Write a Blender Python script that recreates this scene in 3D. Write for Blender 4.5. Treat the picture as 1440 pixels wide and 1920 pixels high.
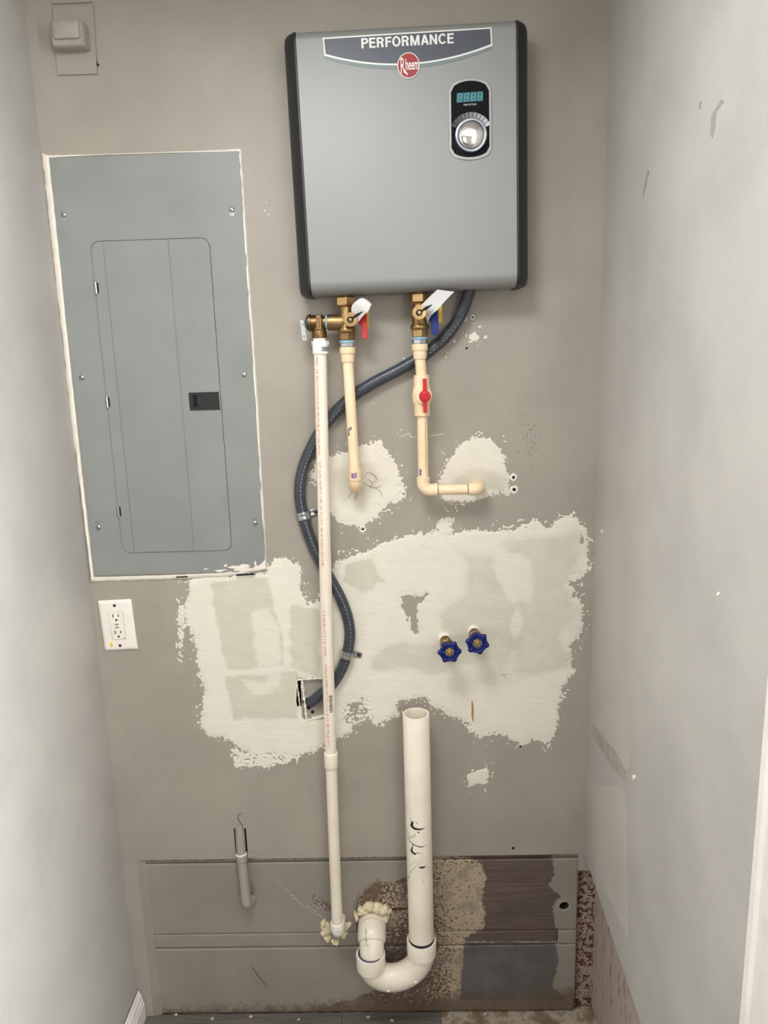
import bpy, bmesh, math, random
import numpy as np
from mathutils import Vector, Matrix, Quaternion

random.seed(4)
for o in list(bpy.data.objects):
    bpy.data.objects.remove(o, do_unlink=True)
SC = bpy.context.scene
COL = SC.collection
R = math.radians
PI = math.pi

# ------------------------------------------------------------------ camera
F = 1441.0
PITCH, YAW, ROLL = R(12.2), R(1.37), R(-1.717)
CAM = Vector((0.0, -1.66, 1.6804))
fwd = Vector((-math.sin(YAW)*math.cos(PITCH), math.cos(YAW)*math.cos(PITCH), -math.sin(PITCH)))
rgt0 = Vector((math.cos(YAW), math.sin(YAW), 0))
up0 = rgt0.cross(fwd)
rgt = math.cos(ROLL)*rgt0 + math.sin(ROLL)*up0
upv = -math.sin(ROLL)*rgt0 + math.cos(ROLL)*up0
cd = bpy.data.cameras.new('camera')
cd.sensor_fit = 'HORIZONTAL'; cd.sensor_width = 36.0; cd.lens = 36.0*F/1440.0
cd.clip_start = 0.01; cd.clip_end = 60
cam = bpy.data.objects.new('camera', cd); COL.objects.link(cam)
mw = Matrix.Identity(4)
for i in range(3):
    mw[i][0] = rgt[i]; mw[i][1] = upv[i]; mw[i][2] = -fwd[i]; mw[i][3] = CAM[i]
cam.matrix_world = mw
SC.camera = cam

# ------------------------------------------------------------------ world, light, exposure
wd = bpy.data.worlds.new('world'); SC.world = wd; wd.use_nodes = True
wd.node_tree.nodes['Background'].inputs[0].default_value = (0.80, 0.88, 1.0, 1)
wd.node_tree.nodes['Background'].inputs[1].default_value = 0.35
SC.view_settings.view_transform = 'Standard'
SC.view_settings.look = 'None'
SC.view_settings.gamma = 1.0
SC.view_settings.use_curve_mapping = False
SC.view_settings.exposure = -0.07

def area(name, loc, rot, sx, sy, power, col):
    l = bpy.data.lights.new(name, 'AREA'); l.shape = 'RECTANGLE'; l.size = sx; l.size_y = sy
    l.energy = power; l.color = col
    o = bpy.data.objects.new(name, l); COL.objects.link(o); o.location = loc; o.rotation_euler = rot
    return o
# daylight entering by the windows of the room behind the photographer
DAY = (0.97, 0.99, 1.0)
area('window_daylight', (-1.05, -3.09, 1.75), (R(90), 0, 0), 1.15, 1.20, 4, DAY)
area('window_daylight', (1.05, -3.09, 1.75), (R(90), 0, 0), 1.15, 1.20, 24, DAY)
area('window_daylight', (1.85, -1.85, 1.80), (R(90), 0, R(90)), 0.90, 0.95, 215, DAY)
area('window_daylight', (-2.05, -1.60, 1.62), (R(90), 0, R(-90)), 1.00, 1.30, 48, DAY)
# unseen fill light added just outside the closet so the wall dims downwards
area('ceiling_fill_light', (-0.25, -0.98, 2.43), (0, 0, 0), 0.42, 0.34, 18, DAY)

# ------------------------------------------------------------------ pixel -> place
def ray(px, py):
    return ((px-720)/F)*rgt - ((py-960)/F)*upv + fwd
def W(px, py, y=0.0):
    d = ray(px, py); t = (y-CAM.y)/d.y
    return CAM + d*t
def WX(px, py, x):
    d = ray(px, py); t = (x-CAM.x)/d.x
    return CAM + d*t
def WZ(px, py, z):
    d = ray(px, py); t = (z-CAM.z)/d.z
    return CAM + d*t
def ML(n, px, py, y=0.0):            # length of n pixels there, in metres
    return n*(W(px, py, y)-CAM).dot(fwd)/F

XL, XR, ZC = -0.711, 0.425, 2.45     # left wall, right wall, ceiling
ZCUT = 0.4575                        # lower edge of the wallboard on the back wall
YS = 0.006                           # face of the old boards behind it

# ------------------------------------------------------------------ materials
def lin(c):
    def g(v):
        v /= 255.0
        return v/12.92 if v <= 0.04045 else ((v+0.055)/1.055)**2.4
    return (g(c[0]), g(c[1]), g(c[2]), 1.0)

class NT:
    def __init__(s, name):
        s.m = bpy.data.materials.new(name); s.m.use_nodes = True
        s.t = s.m.node_tree; s.n = s.t.nodes; s.b = s.n['Principled BSDF']
        g = s.n.new('ShaderNodeNewGeometry'); s.pos = g.outputs['Position']
    def link(s, a, b): s.t.links.new(a, b)
    def val(s, sock, v):
        if hasattr(v, 'is_output'): s.link(v, sock)
        else: sock.default_value = v
    def set(s, **k):
        for key, v in k.items(): s.val(s.b.inputs[key.replace('_', ' ')], v)
    def obj(s):
        return s.n.new('ShaderNodeTexCoord').outputs['Object']
    def mapping(s, vec, scale=(1, 1, 1), rot=(0, 0, 0)):
        m = s.n.new('ShaderNodeMapping'); s.link(vec, m.inputs[0])
        m.inputs['Scale'].default_value = scale; m.inputs['Rotation'].default_value = rot
        return m.outputs[0]
    def noise(s, scale, detail=3, rough=0.55, vec=None, dist=0):
        n = s.n.new('ShaderNodeTexNoise'); s.link(vec if vec is not None else s.pos, n.inputs['Vector'])
        n.inputs['Scale'].default_value = scale; n.inputs['Detail'].default_value = detail
        n.inputs['Roughness'].default_value = rough; n.inputs['Distortion'].default_value = dist
        return n.outputs[0]
    def math(s, op, a, b=0.0, c=None, clamp=False):
        n = s.n.new('ShaderNodeMath'); n.operation = op; n.use_clamp = clamp
        s.val(n.inputs[0], a); s.val(n.inputs[1], b)
        if c is not None: s.val(n.inputs[2], c)
        return n.outputs[0]
    def ramp(s, fac, stops):
        n = s.n.new('ShaderNodeValToRGB'); s.link(fac, n.inputs[0])
        e = n.color_ramp.elements
        while len(e) < len(stops): e.new(0.5)
        for i, (p, c) in enumerate(stops):
            e[i].position = p; e[i].color = c if len(c) == 4 else lin(c)
        return n.outputs[0]
    def step(s, fac, a, b):
        n = s.n.new('ShaderNodeMapRange'); s.link(fac, n.inputs[0])
        n.inputs[1].default_value = a; n.inputs[2].default_value = b
        return n.outputs[0]
    def mix(s, fac, a, b, mode='MIX'):
        n = s.n.new('ShaderNodeMix'); n.data_type = 'RGBA'; n.blend_type = mode
        s.val(n.inputs[0], fac)
        s.val(n.inputs[6], a); s.val(n.inputs[7], b)
        return n.outputs[2]
    def attr(s, name):
        n = s.n.new('ShaderNodeAttribute'); n.attribute_name = name
        return n.outputs['Fac']
    def bump(s, h, strength=0.3, dist=0.001, prev=None):
        n = s.n.new('ShaderNodeBump'); n.inputs['Strength'].default_value = strength
        n.inputs['Distance'].default_value = dist; s.link(h, n.inputs['Height'])
        if prev is not None: s.link(prev, n.inputs['Normal'])
        return n.outputs[0]

def plain(name, c, rough=0.5, metal=0.0, var=0.06, vs=30, bump=0.0, bs=300, coat=0.0, bd=0.0004, spec=None, c2=None, speck=0.0):
    """one material: colour with a little uneven tone, fine relief and dirt specks"""
    t = NT(name)
    a = lin(c)
    k = lin(c2) if c2 else tuple(x*(1-var*2) for x in a[:3])+(1,)
    col = t.mix(t.step(t.noise(vs, 4), 0.35, 0.7), a, k)
    if speck:
        col = t.mix(t.step(t.noise(240, 3, 0.6), 0.745, 0.775), col, (0.05, 0.04, 0.035, 1))
    t.set(Base_Color=col, Roughness=rough, Metallic=metal)
    if coat: t.set(Coat_Weight=coat, Coat_Roughness=0.15)
    if spec is not None: t.set(Specular_IOR_Level=spec)
    if bump: t.set(Normal=t.bump(t.noise(bs, 3), bump, bd))
    return t.m

PAINT = (161, 154, 142)
def make_paint(name, c=PAINT, gloss=0.5, stip=1.0):
    t = NT(name)
    a = lin(c); d = lin((c[0]-9, c[1]-9, c[2]-8))
    col = t.mix(t.step(t.noise(5, 5), 0.38, 0.66), a, d)
    sm = t.step(t.noise(11, 6, 0.7), 0.66, 0.80)                # hand smudges
    col = t.mix(t.math('MULTIPLY', sm, 0.28), col, lin((128, 120, 110)))
    dirt = t.step(t.noise(95, 3, 0.6), 0.735, 0.77)             # tiny nicks
    col = t.mix(t.math('MULTIPLY', dirt, 0.35), col, lin((96, 88, 80)))
    t.set(Base_Color=col, Roughness=gloss)
    b = t.bump(t.noise(230, 3, 0.6), 0.5*stip, 0.0012)
    b = t.bump(t.noise(26, 3), 0.25*stip, 0.004, b)
    t.set(Normal=b)
    return t.m
M = {}
M['paint'] = make_paint('wall_paint')
M['paint_side'] = make_paint('wall_paint_side', (169, 165, 159), 0.45, 0.7)
M['room_paint'] = make_paint('room_paint', (132, 127, 120), 0.6, 0.5)
M['painted_part'] = make_paint('painted_over', (160, 153, 141), 0.5, 1.2)
M['ceiling'] = plain('ceiling_white', (214, 212, 206), 0.8, bump=0.2)

def compound_mat():
    t = NT('joint_compound')
    tone = t.attr('tone')
    tn = t.math('ADD', tone, t.math('MULTIPLY', t.math('SUBTRACT', t.noise(22, 5), 0.5), 0.45))
    col = t.ramp(tn, [(0.0, (227, 221, 207)), (0.35, (219, 213, 198)), (0.62, (204, 198, 182)), (1.0, (191, 185, 169))])
    col = t.mix(t.math('MULTIPLY', t.step(t.noise(9, 4, vec=t.mapping(t.pos, (3, 1, 5))), 0.5, 0.75), 0.25), col, lin((206, 199, 182)))
    thin = t.attr('thin')
    th = t.step(t.math('ADD', thin, t.math('SUBTRACT', t.noise(170, 3, 0.65), 0.5)), 0.62, 0.95)
    col = t.mix(t.math('MULTIPLY', th, 0.45), col, lin((161, 154, 142)))
    cr = t.n.new('ShaderNodeTexVoronoi'); cr.feature = 'DISTANCE_TO_EDGE'; cr.inputs['Scale'].default_value = 13
    t.link(t.mapping(t.pos, (1, 1, 2.0), (0, 0.3, 0)), cr.inputs['Vector'])
    crack = t.math('MULTIPLY', t.math('SUBTRACT', 1.0, t.step(cr.outputs['Distance'], 0.0, 0.012)), t.step(t.noise(7, 2), 0.50, 0.60))
    wav = t.noise(9, 3, 0.6, t.mapping(t.pos, (0.5, 1, 1.6), (0, 0.6, 0)), 0.1)
    hair = t.math('MULTIPLY', t.math('SUBTRACT', 1.0, t.step(t.math('ABSOLUTE', t.math('SUBTRACT', wav, 0.5)), 0.0, 0.0035)), t.step(t.noise(6, 2), 0.60, 0.66))
    col = t.mix(t.math('MULTIPLY', hair, 0.55), col, lin((140, 131, 117)))
    t.set(Base_Color=col, Roughness=0.85)
    st = t.noise(16, 5, 0.6, t.mapping(t.pos, (1, 1, 3.2), (0, 0.35, 0)), 1.2)
    b = t.bump(st, 0.24, 0.003)
    b = t.bump(t.step(t.noise(20, 2, 0.5, t.mapping(t.pos, (0.5, 1, 3.0), (0, -0.5, 0)), 1.5), 0.52, 0.545), 0.22, 0.0007, b)
    b = t.bump(t.noise(120, 4, 0.65), 0.25, 0.0008, b)
    b = t.bump(t.math('SUBTRACT', 1.0, crack), 0.5, 0.0006, b)
    t.set(Normal=b)
    return t.m
M['compound'] = compound_mat()

def siding_mat():
    t = NT('old_board_paint_and_wood')
    pa, pb = lin((146, 139, 128)), lin((136, 129, 119))
    col = t.mix(t.step(t.noise(7, 5), 0.35, 0.7), pa, pb)
    # bare dark wood with long grain
    gr = t.noise(5, 6, 0.65, t.mapping(t.pos, (1.2, 1, 34)))
    wood = t.ramp(gr, [(0.25, (64, 52, 48)), (0.45, (90, 75, 69)), (0.62, (106, 91, 83)), (0.8, (76, 62, 57))])
    wood = t.mix(t.step(t.noise(9, 3), 0.5, 0.75), wood, lin((84, 74, 74)))
    def edge(name, n, amp=0.5):
        return t.step(t.math('ADD', t.attr(name), t.math('MULTIPLY', t.math('SUBTRACT', n, 0.5), amp)), 0.47, 0.53)
    rag = t.noise(95, 6, 0.75)
    col = t.mix(edge('m_wood', rag), col, wood)
    dark = t.mix(t.step(t.noise(14, 5), 0.4, 0.7), lin((103, 98, 95)), lin((84, 80, 79)))
    col = t.mix(edge('m_dark', rag), col, dark)
    # glue blotches: cream over dark board
    sp = t.noise(150, 3, 0.62, dist=0.6)
    thr = t.math('SUBTRACT', sp, t.math('MULTIPLY', t.math('SUBTRACT', t.attr('m_cream'), 0.5), 0.20))
    glue = t.mix(t.step(thr, 0.49, 0.525), t.mix(t.noise(30, 3), lin((186, 170, 144)), lin((160, 143, 120))), t.mix(t.noise(60, 2), lin((74, 58, 52)), lin((110, 92, 82))))
    glue = t.mix(t.math('MULTIPLY', t.step(t.noise(17, 4), 0.50, 0.62), 0.6), glue, lin((134, 126, 115)))
    col = t.mix(edge('m_glue', rag, 1.0), col, glue)
    gm = t.step(t.math('ADD', t.attr('m_grime'), t.math('MULTIPLY', t.math('SUBTRACT', t.noise(60, 6, 0.7), 0.5), 1.1)), 0.45, 0.75)
    col = t.mix(t.math('MULTIPLY', gm, 0.85), col, t.mix(t.noise(120, 3), lin((70, 54, 42)), lin((120, 100, 80))))
    t.set(Base_Color=col, Roughness=0.6)
    b = t.bump(t.noise(150, 4, 0.6), 0.35, 0.0014)
    b = t.bump(gr, 0.2, 0.0012, b)
    b = t.bump(sp, 0.3, 0.0014, b)
    t.set(Normal=b)
    return t.m
M['siding'] = siding_mat()

def speck_mat(name, base, base2, dark, scale, lo, hi, stretch=(1, 1, 1)):
    t = NT(name)
    v = t.mapping(t.pos, stretch)
    n = t.noise(scale, 3, 0.6, v, 0.7)
    col = t.mix(t.step(n, lo, hi), t.mix(t.noise(25, 3), lin(base), lin(base2)), lin(dark))
    t.set(Base_Color=col, Roughness=0.75, Normal=t.bump(n, 0.4, 0.002))
    return t.m
M['glue_red'] = speck_mat('glue_spotted_post', (170, 153, 134), (140, 122, 105), (74, 32, 32), 125, 0.515, 0.545)
M['plaster_back'] = speck_mat('old_plaster', (170, 156, 142), (150, 136, 124), (100, 82, 70), 60, 0.58, 0.70, (1, 1, 0.25))
M['wood_dark'] = plain('cavity_wood', (58, 50, 46), 0.9, var=0.2)

def floor_mat():
    t = NT('floor_plank')
    gr = t.noise(6, 6, 0.65, t.mapping(t.pos, (1.0, 22, 1)))
    col = t.ramp(gr, [(0.25, (62, 58, 56)), (0.5, (96, 90, 86)), (0.75, (118, 111, 104))])
    d = t.step(t.noise(150, 3), 0.66, 0.70)
    col = t.mix(t.math('MULTIPLY', d, 0.7), col, lin((150, 132, 110)))
    t.set(Base_Color=col, Roughness=0.5, Normal=t.bump(gr, 0.2, 0.0008))
    return t.m
M['plank'] = floor_mat()
def sub_mat():
    t = NT('subfloor')
    n = t.noise(14, 6, 0.7)
    col = t.ramp(n, [(0.3, (92, 72, 54)), (0.48, (124, 104, 84)), (0.56, (162, 152, 136)), (0.7, (112, 92, 72))])
    t.set(Base_Color=col, Roughness=0.85, Normal=t.bump(t.noise(90, 4), 0.5, 0.003))
    return t.m
M['subfloor'] = sub_mat()

M['trim'] = plain('white_trim', (216, 210, 203), 0.4, var=0.05)
M['caulk'] = plain('white_caulk', (236, 227, 215), 0.6, var=0.06, bump=0.4, bs=160, bd=0.001)
M['case'] = plain('silver_case', (141, 142, 140), 0.5, metal=0.25, var=0.012, vs=6, bump=0.03, bs=900, bd=0.0001)
M['black_cap'] = plain('black_plastic', (34, 33, 35), 0.42, var=0.05, bump=0.05, bs=700)
M['slate'] = plain('slate_badge', (70, 74, 84), 0.4, var=0.02)
M['slate_edge'] = plain('grey_green_edge', (112, 126, 126), 0.4, var=0.02)
M['badge_white'] = plain('badge_white', (226, 226, 222), 0.35, var=0.02)
M['badge_red'] = plain('badge_red', (150, 6, 22), 0.4, var=0.04)
M['bezel'] = plain('bezel_silver', (158, 160, 158), 0.45, metal=0.3, var=0.01)
M['gloss_black'] = plain('gloss_black', (3, 4, 8), 0.5, var=0.02, spec=0.12)
M['lcd'] = plain('lcd_teal', (14, 88, 98), 0.4, var=0.03)
M['lcd_digit'] = plain('lcd_digit', (92, 176, 182), 0.4, var=0.02)
M['chrome'] = plain('chrome', (232, 232, 230), 0.06, metal=1.0, var=0.01)
M['satin'] = plain('satin_ring', (158, 162, 170), 0.28, metal=0.8, var=0.02)
for i in range(11):
    g = int(40+i*15.5)
    M['scale%d' % i] = plain('dial_scale_grey', (g, g, g+4), 0.4, var=0.01)
M['panel'] = plain('panel_grey', (138, 141, 137), 0.45, var=0.05, vs=8, bump=0.06, bs=500, bd=0.0002, c2=(130, 133, 129))
M['steel'] = plain('zinc_steel', (196, 198, 200), 0.28, metal=1.0, var=0.1, vs=90)
M['dark_steel'] = plain('dark_screw', (92, 98, 100), 0.35, metal=0.9, var=0.2, vs=120)
M['latch'] = plain('latch_black', (26, 27, 28), 0.6, var=0.05)
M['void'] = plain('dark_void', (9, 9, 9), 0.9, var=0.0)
M['outlet'] = plain('outlet_ivory', (238, 230, 220), 0.3, var=0.02, coat=0.2)
M['slot'] = plain('slot_dark', (60, 56, 52), 0.6, var=0.05)
M['yellow_tape'] = plain('yellow_mark', (236, 200, 40), 0.5, var=0.05)
M['brass'] = plain('cast_brass', (160, 132, 92), 0.44, metal=1.0, var=0.10, vs=60, bump=0.18, bs=500, bd=0.0004)
M['brass_bright'] = plain('machined_brass', (194, 163, 116), 0.34, metal=1.0, var=0.06, vs=60)
M['bronze'] = plain('bronze_valve', (134, 107, 72), 0.42, metal=1.0, var=0.14, vs=60, bump=0.2, bs=500, bd=0.0004)
M['teflon'] = plain('blue_sealant', (138, 176, 196), 0.6, var=0.1, vs=150, bump=0.4, bs=250)
M['red'] = plain('red_plastic', (188, 12, 26), 0.35, var=0.06)
M['yellow'] = plain('yellow_plastic', (216, 172, 14), 0.4, var=0.05)
M['blue'] = plain('blue_plastic', (6, 36, 112), 0.4, var=0.06, spec=0.3)
M['blue_wheel'] = plain('blue_enamel', (3, 22, 96), 0.3, var=0.05, spec=0.4)
M['strap_black'] = plain('black_rubber', (16, 16, 18), 0.35, var=0.05)
M['paper'] = plain('tag_paper', (212, 212, 211), 0.8, var=0.03)
M['ink'] = plain('black_ink', (26, 25, 30), 0.6, var=0.05)
M['pen'] = plain('grey_print', (110, 108, 108), 0.7, var=0.05)
M['pvc'] = plain('pvc_cream', (238, 228, 212), 0.34, var=0.04, vs=12, c2=(230, 217, 199))
M['pvc_white'] = plain('pvc_white', (244, 240, 232), 0.35, var=0.03)
M['pvc_red'] = plain('pvc_red_print', (206, 132, 116), 0.6, var=0.1)
M['cpvc'] = plain('cpvc_cream', (240, 216, 181), 0.36, var=0.05, vs=14, c2=(229, 201, 164), speck=0.5)
M['purple'] = plain('purple_primer', (146, 112, 156), 0.6, var=0.1)
M['tan'] = plain('tan_stain', (222, 184, 124), 0.6, var=0.15)
M['primer_dark'] = plain('dark_primer', (64, 54, 96), 0.5, var=0.1)
M['orange'] = plain('orange_crayon', (204, 130, 52), 0.6, var=0.1)
M['drain'] = plain('drain_pvc', (238, 230, 214), 0.3, var=0.04, vs=10, c2=(226, 216, 198), speck=0.4)
M['foam'] = plain('spray_foam', (228, 214, 180), 0.8, var=0.10, vs=60, bump=0.6, bs=120, bd=0.002)
M['scuff_dark'] = plain('dark_scuff', (112, 106, 98), 0.8)
M['chip'] = plain('plaster_chip', (196, 187, 174), 0.85, var=0.1)
M['rust'] = plain('brown_stain', (96, 58, 46), 0.8, var=0.25, vs=120, bump=0.4, bs=200, bd=0.001)

def conduit_mat():
    t = NT('grey_conduit')
    col = t.mix(t.step(t.noise(40, 4), 0.4, 0.7), lin((60, 64, 72)), lin((50, 54, 62)))
    t.set(Base_Color=col, Roughness=0.36, Coat_Weight=0.15)
    return t.m
M['conduit'] = conduit_mat()
M['conduit_print'] = plain('conduit_print', (186, 188, 192), 0.5)

# ------------------------------------------------------------------ mesh building
class MB:
    def __init__(s): s.v = []; s.f = []
    def add(s, v, f):
        k = len(s.v); s.v += [Vector(p) for p in v]; s.f += [tuple(i+k for i in q) for q in f]; return s
    def box(s, a, b):
        x0, y0, z0 = a; x1, y1, z1 = b
        x0, x1 = min(x0, x1), max(x0, x1); y0, y1 = min(y0, y1), max(y0, y1); z0, z1 = min(z0, z1), max(z0, z1)
        return s.add([(x0, y0, z0), (x1, y0, z0), (x1, y1, z0), (x0, y1, z0), (x0, y0, z1), (x1, y0, z1), (x1, y1, z1), (x0, y1, z1)],
                     [(0, 3, 2, 1), (4, 5, 6, 7), (0, 1, 5, 4), (1, 2, 6, 5), (2, 3, 7, 6), (3, 0, 4, 7)])
    def obox(s, c, u, v, w):                      # centre and three half axes
        c, u, v, w = Vector(c), Vector(u), Vector(v), Vector(w)
        p = [c+u*i+v*j+w*k for k in (-1, 1) for i, j in ((-1, -1), (1, -1), (1, 1), (-1, 1))]
        return s.add(p, [(0, 3, 2, 1), (4, 5, 6, 7), (0, 1, 5, 4), (1, 2, 6, 5), (2, 3, 7, 6), (3, 0, 4, 7)])
    def lathe(s, prof, o, ax, seg=32, ph=0.0, caps=True):   # prof: (radius, height)
        o = Vector(o); ax = Vector(ax).normalized()
        t = Vector((0, 0, 1)) if abs(ax.z) < 0.9 else Vector((1, 0, 0))
        e1 = ax.cross(t).normalized(); e2 = ax.cross(e1)
        v = []; f = []
        for r, h in prof:
            for i in range(seg):
                a = ph+2*PI*i/seg
                v.append(o+ax*h+e1*(r*math.cos(a))+e2*(r*math.sin(a)))
        for j in range(len(prof)-1):
            for i in range(seg):
                a = j*seg+i; b = j*seg+(i+1) % seg
                f.append((a, b, b+seg, a+seg))
        if caps:
            f.append(tuple(range(seg-1, -1, -1))); f.append(tuple(range((len(prof)-1)*seg, len(prof)*seg)))
        return s.add(v, f)
    def tube(s, pts, r, seg=16, caps=True):
        pts = [Vector(p) for p in pts]; n = len(pts)
        rr = r if isinstance(r, (list, tuple)) else [r]*n
        tg = [(pts[min(i+1, n-1)]-pts[max(i-1, 0)]).normalized() for i in range(n)]
        a = Vector((0, -1, 0)) if abs(tg[0].y) < 0.9 else Vector((0, 0, 1))
        e = (a-tg[0]*a.dot(tg[0])).normalized(); v = []; f = []
        for i in range(n):
            e = (e-tg[i]*e.dot(tg[i])).normalized(); g = tg[i].cross(e)
            for k in range(seg):
                q = 2*PI*k/seg
                v.append(pts[i]+e*(rr[i]*math.cos(q))+g*(rr[i]*math.sin(q)))
        for i in range(n-1):
            for k in range(seg):
                p = i*seg+k; q = i*seg+(k+1) % seg
                f.append((p, q, q+seg, p+seg))
        if caps:
            f.append(tuple(range(seg-1, -1, -1))); f.append(tuple(range((n-1)*seg, n*seg)))
        return s.add(v, f)
    def ball(s, c, rx, ry, rz, nu=16, nv=10, jit=0.0, seed=0):
        rnd = random.Random(seed); v = []; f = []; c = Vector(c)
        for j in range(nv+1):
            th = PI*j/nv
            for i in range(nu):
                a = 2*PI*i/nu
                k = 1+jit*(rnd.random()-0.5)*2
                v.append(c+Vector((rx*k*math.sin(th)*math.cos(a), ry*k*math.sin(th)*math.sin(a), rz*k*math.cos(th))))
        for j in range(nv):
            for i in range(nu):
                a = j*nu+i; b = j*nu+(i+1) % nu
                f.append((a, a+nu, b+nu, b))
        return s.add(v, f)
    def prism(s, loop, d):                        # planar loop of 3D points pushed by d
        n = len(loop); d = Vector(d)
        v = [Vector(p) for p in loop]+[Vector(p)+d for p in loop]
        f = [tuple(range(n)), tuple(range(2*n-1, n-1, -1))]
        f += [(i, (i+1) % n, n+(i+1) % n, n+i) for i in range(n)]
        return s.add(v, f)
    def loft(s, loops, caps=True):
        n = len(loops[0]); v = []; f = []
        for l in loops: v += [Vector(p) for p in l]
        for j in range(len(loops)-1):
            for i in range(n):
                a = j*n+i; b = j*n+(i+1) % n
                f.append((a, b, b+n, a+n))
        if caps: f.append(tuple(range(n-1, -1, -1))); f.append(tuple(range((len(loops)-1)*n, len(loops)*n)))
        return s.add(v, f)

ORG = {}
def link(o, name, parent):
    COL.objects.link(o)
    if parent is not None: o.parent = parent
    return o
def mk(name, mb, mat, parent=None, bevel=0.0, sm=35, org=None, local=False, recalc=True):
    """one mesh object; top-level ones get their origin at the middle of their base"""
    if parent is not None:
        og = Vector((0, 0, 0)) if local else ORG[parent.name]
    elif org is not None: og = Vector(org)
    else:
        xs = [p.x for p in mb.v]; ys = [p.y for p in mb.v]; zs = [p.z for p in mb.v]
        og = Vector(((min(xs)+max(xs))/2, (min(ys)+max(ys))/2, min(zs)))
    me = bpy.data.meshes.new(name)
    me.from_pydata([tuple(p-og) for p in mb.v], [], mb.f)
    if recalc:
        bm = bmesh.new(); bm.from_mesh(me); bmesh.ops.recalc_face_normals(bm, faces=bm.faces); bm.to_mesh(me); bm.free()
    me.materials.append(M[mat] if isinstance(mat, str) else mat)
    if sm:
        me.polygons.foreach_set('use_smooth', [True]*len(me.polygons))
        me.set_sharp_from_angle(angle=R(sm))
    o = bpy.data.objects.new(name, me)
    link(o, name, parent)
    if parent is None: o.location = og
    ORG[o.name] = og
    if bevel:
        b = o.modifiers.new('bevel', 'BEVEL'); b.width = bevel; b.segments = 2; b.limit_method = 'ANGLE'; b.angle_limit = R(40)
    return o
def thing(name, loc, label, cat, group=None):
    o = bpy.data.objects.new(name, None); COL.objects.link(o); o.location = loc
    o.empty_display_size = 0.03
    ORG[o.name] = Vector(loc)
    return tag(o, label, cat, group)
def tag(o, label, cat, group=None):
    o['label'] = label; o['category'] = cat
    if group: o['group'] = group
    return o
def struct(o, label=None, cat=None):
    o['kind'] = 'structure'
    if label: o['label'] = label
    if cat: o['category'] = cat
    return o
def lab(o, s): o['label'] = s; return o
def smooth_path(pts, n=8):
    p = [Vector(q) for q in pts]; p = [2*p[0]-p[1]]+p+[2*p[-1]-p[-2]]; out = []
    for i in range(1, len(p)-2):
        for k in range(n):
            t = k/n; a, b, c, d = p[i-1], p[i], p[i+1], p[i+2]
            out.append(0.5*((2*b)+(c-a)*t+(2*a-5*b+4*c-d)*t*t+(3*b-a-3*c+d)*t**3))
    out.append(p[-2]); return out
def arc(c, u, v, r, a0, a1, n=10):
    return [Vector(c)+Vector(u)*(r*math.cos(a0+(a1-a0)*i/n))+Vector(v)*(r*math.sin(a0+(a1-a0)*i/n)) for i in range(n+1)]
def text_geo(s, size=1.0, off=0.0, sx=1.0, align='LEFT'):
    """flat triangles of a line of lettering, in its own x, y"""
    cu = bpy.data.curves.new('lettering', 'FONT'); cu.body = s; cu.size = size; cu.offset = off; cu.resolution_u = 3
    cu.align_x = align
    o = bpy.data.objects.new('lettering_tmp', cu); COL.objects.link(o)
    dg = bpy.context.evaluated_depsgraph_get(); ev = o.evaluated_get(dg); me = ev.to_mesh()
    v = [(p.co.x*sx, p.co.y) for p in me.vertices]; f = [tuple(q.vertices) for q in me.polygons]
    ev.to_mesh_clear(); bpy.data.objects.remove(o, do_unlink=True); bpy.data.curves.remove(cu)
    return v, f
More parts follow.
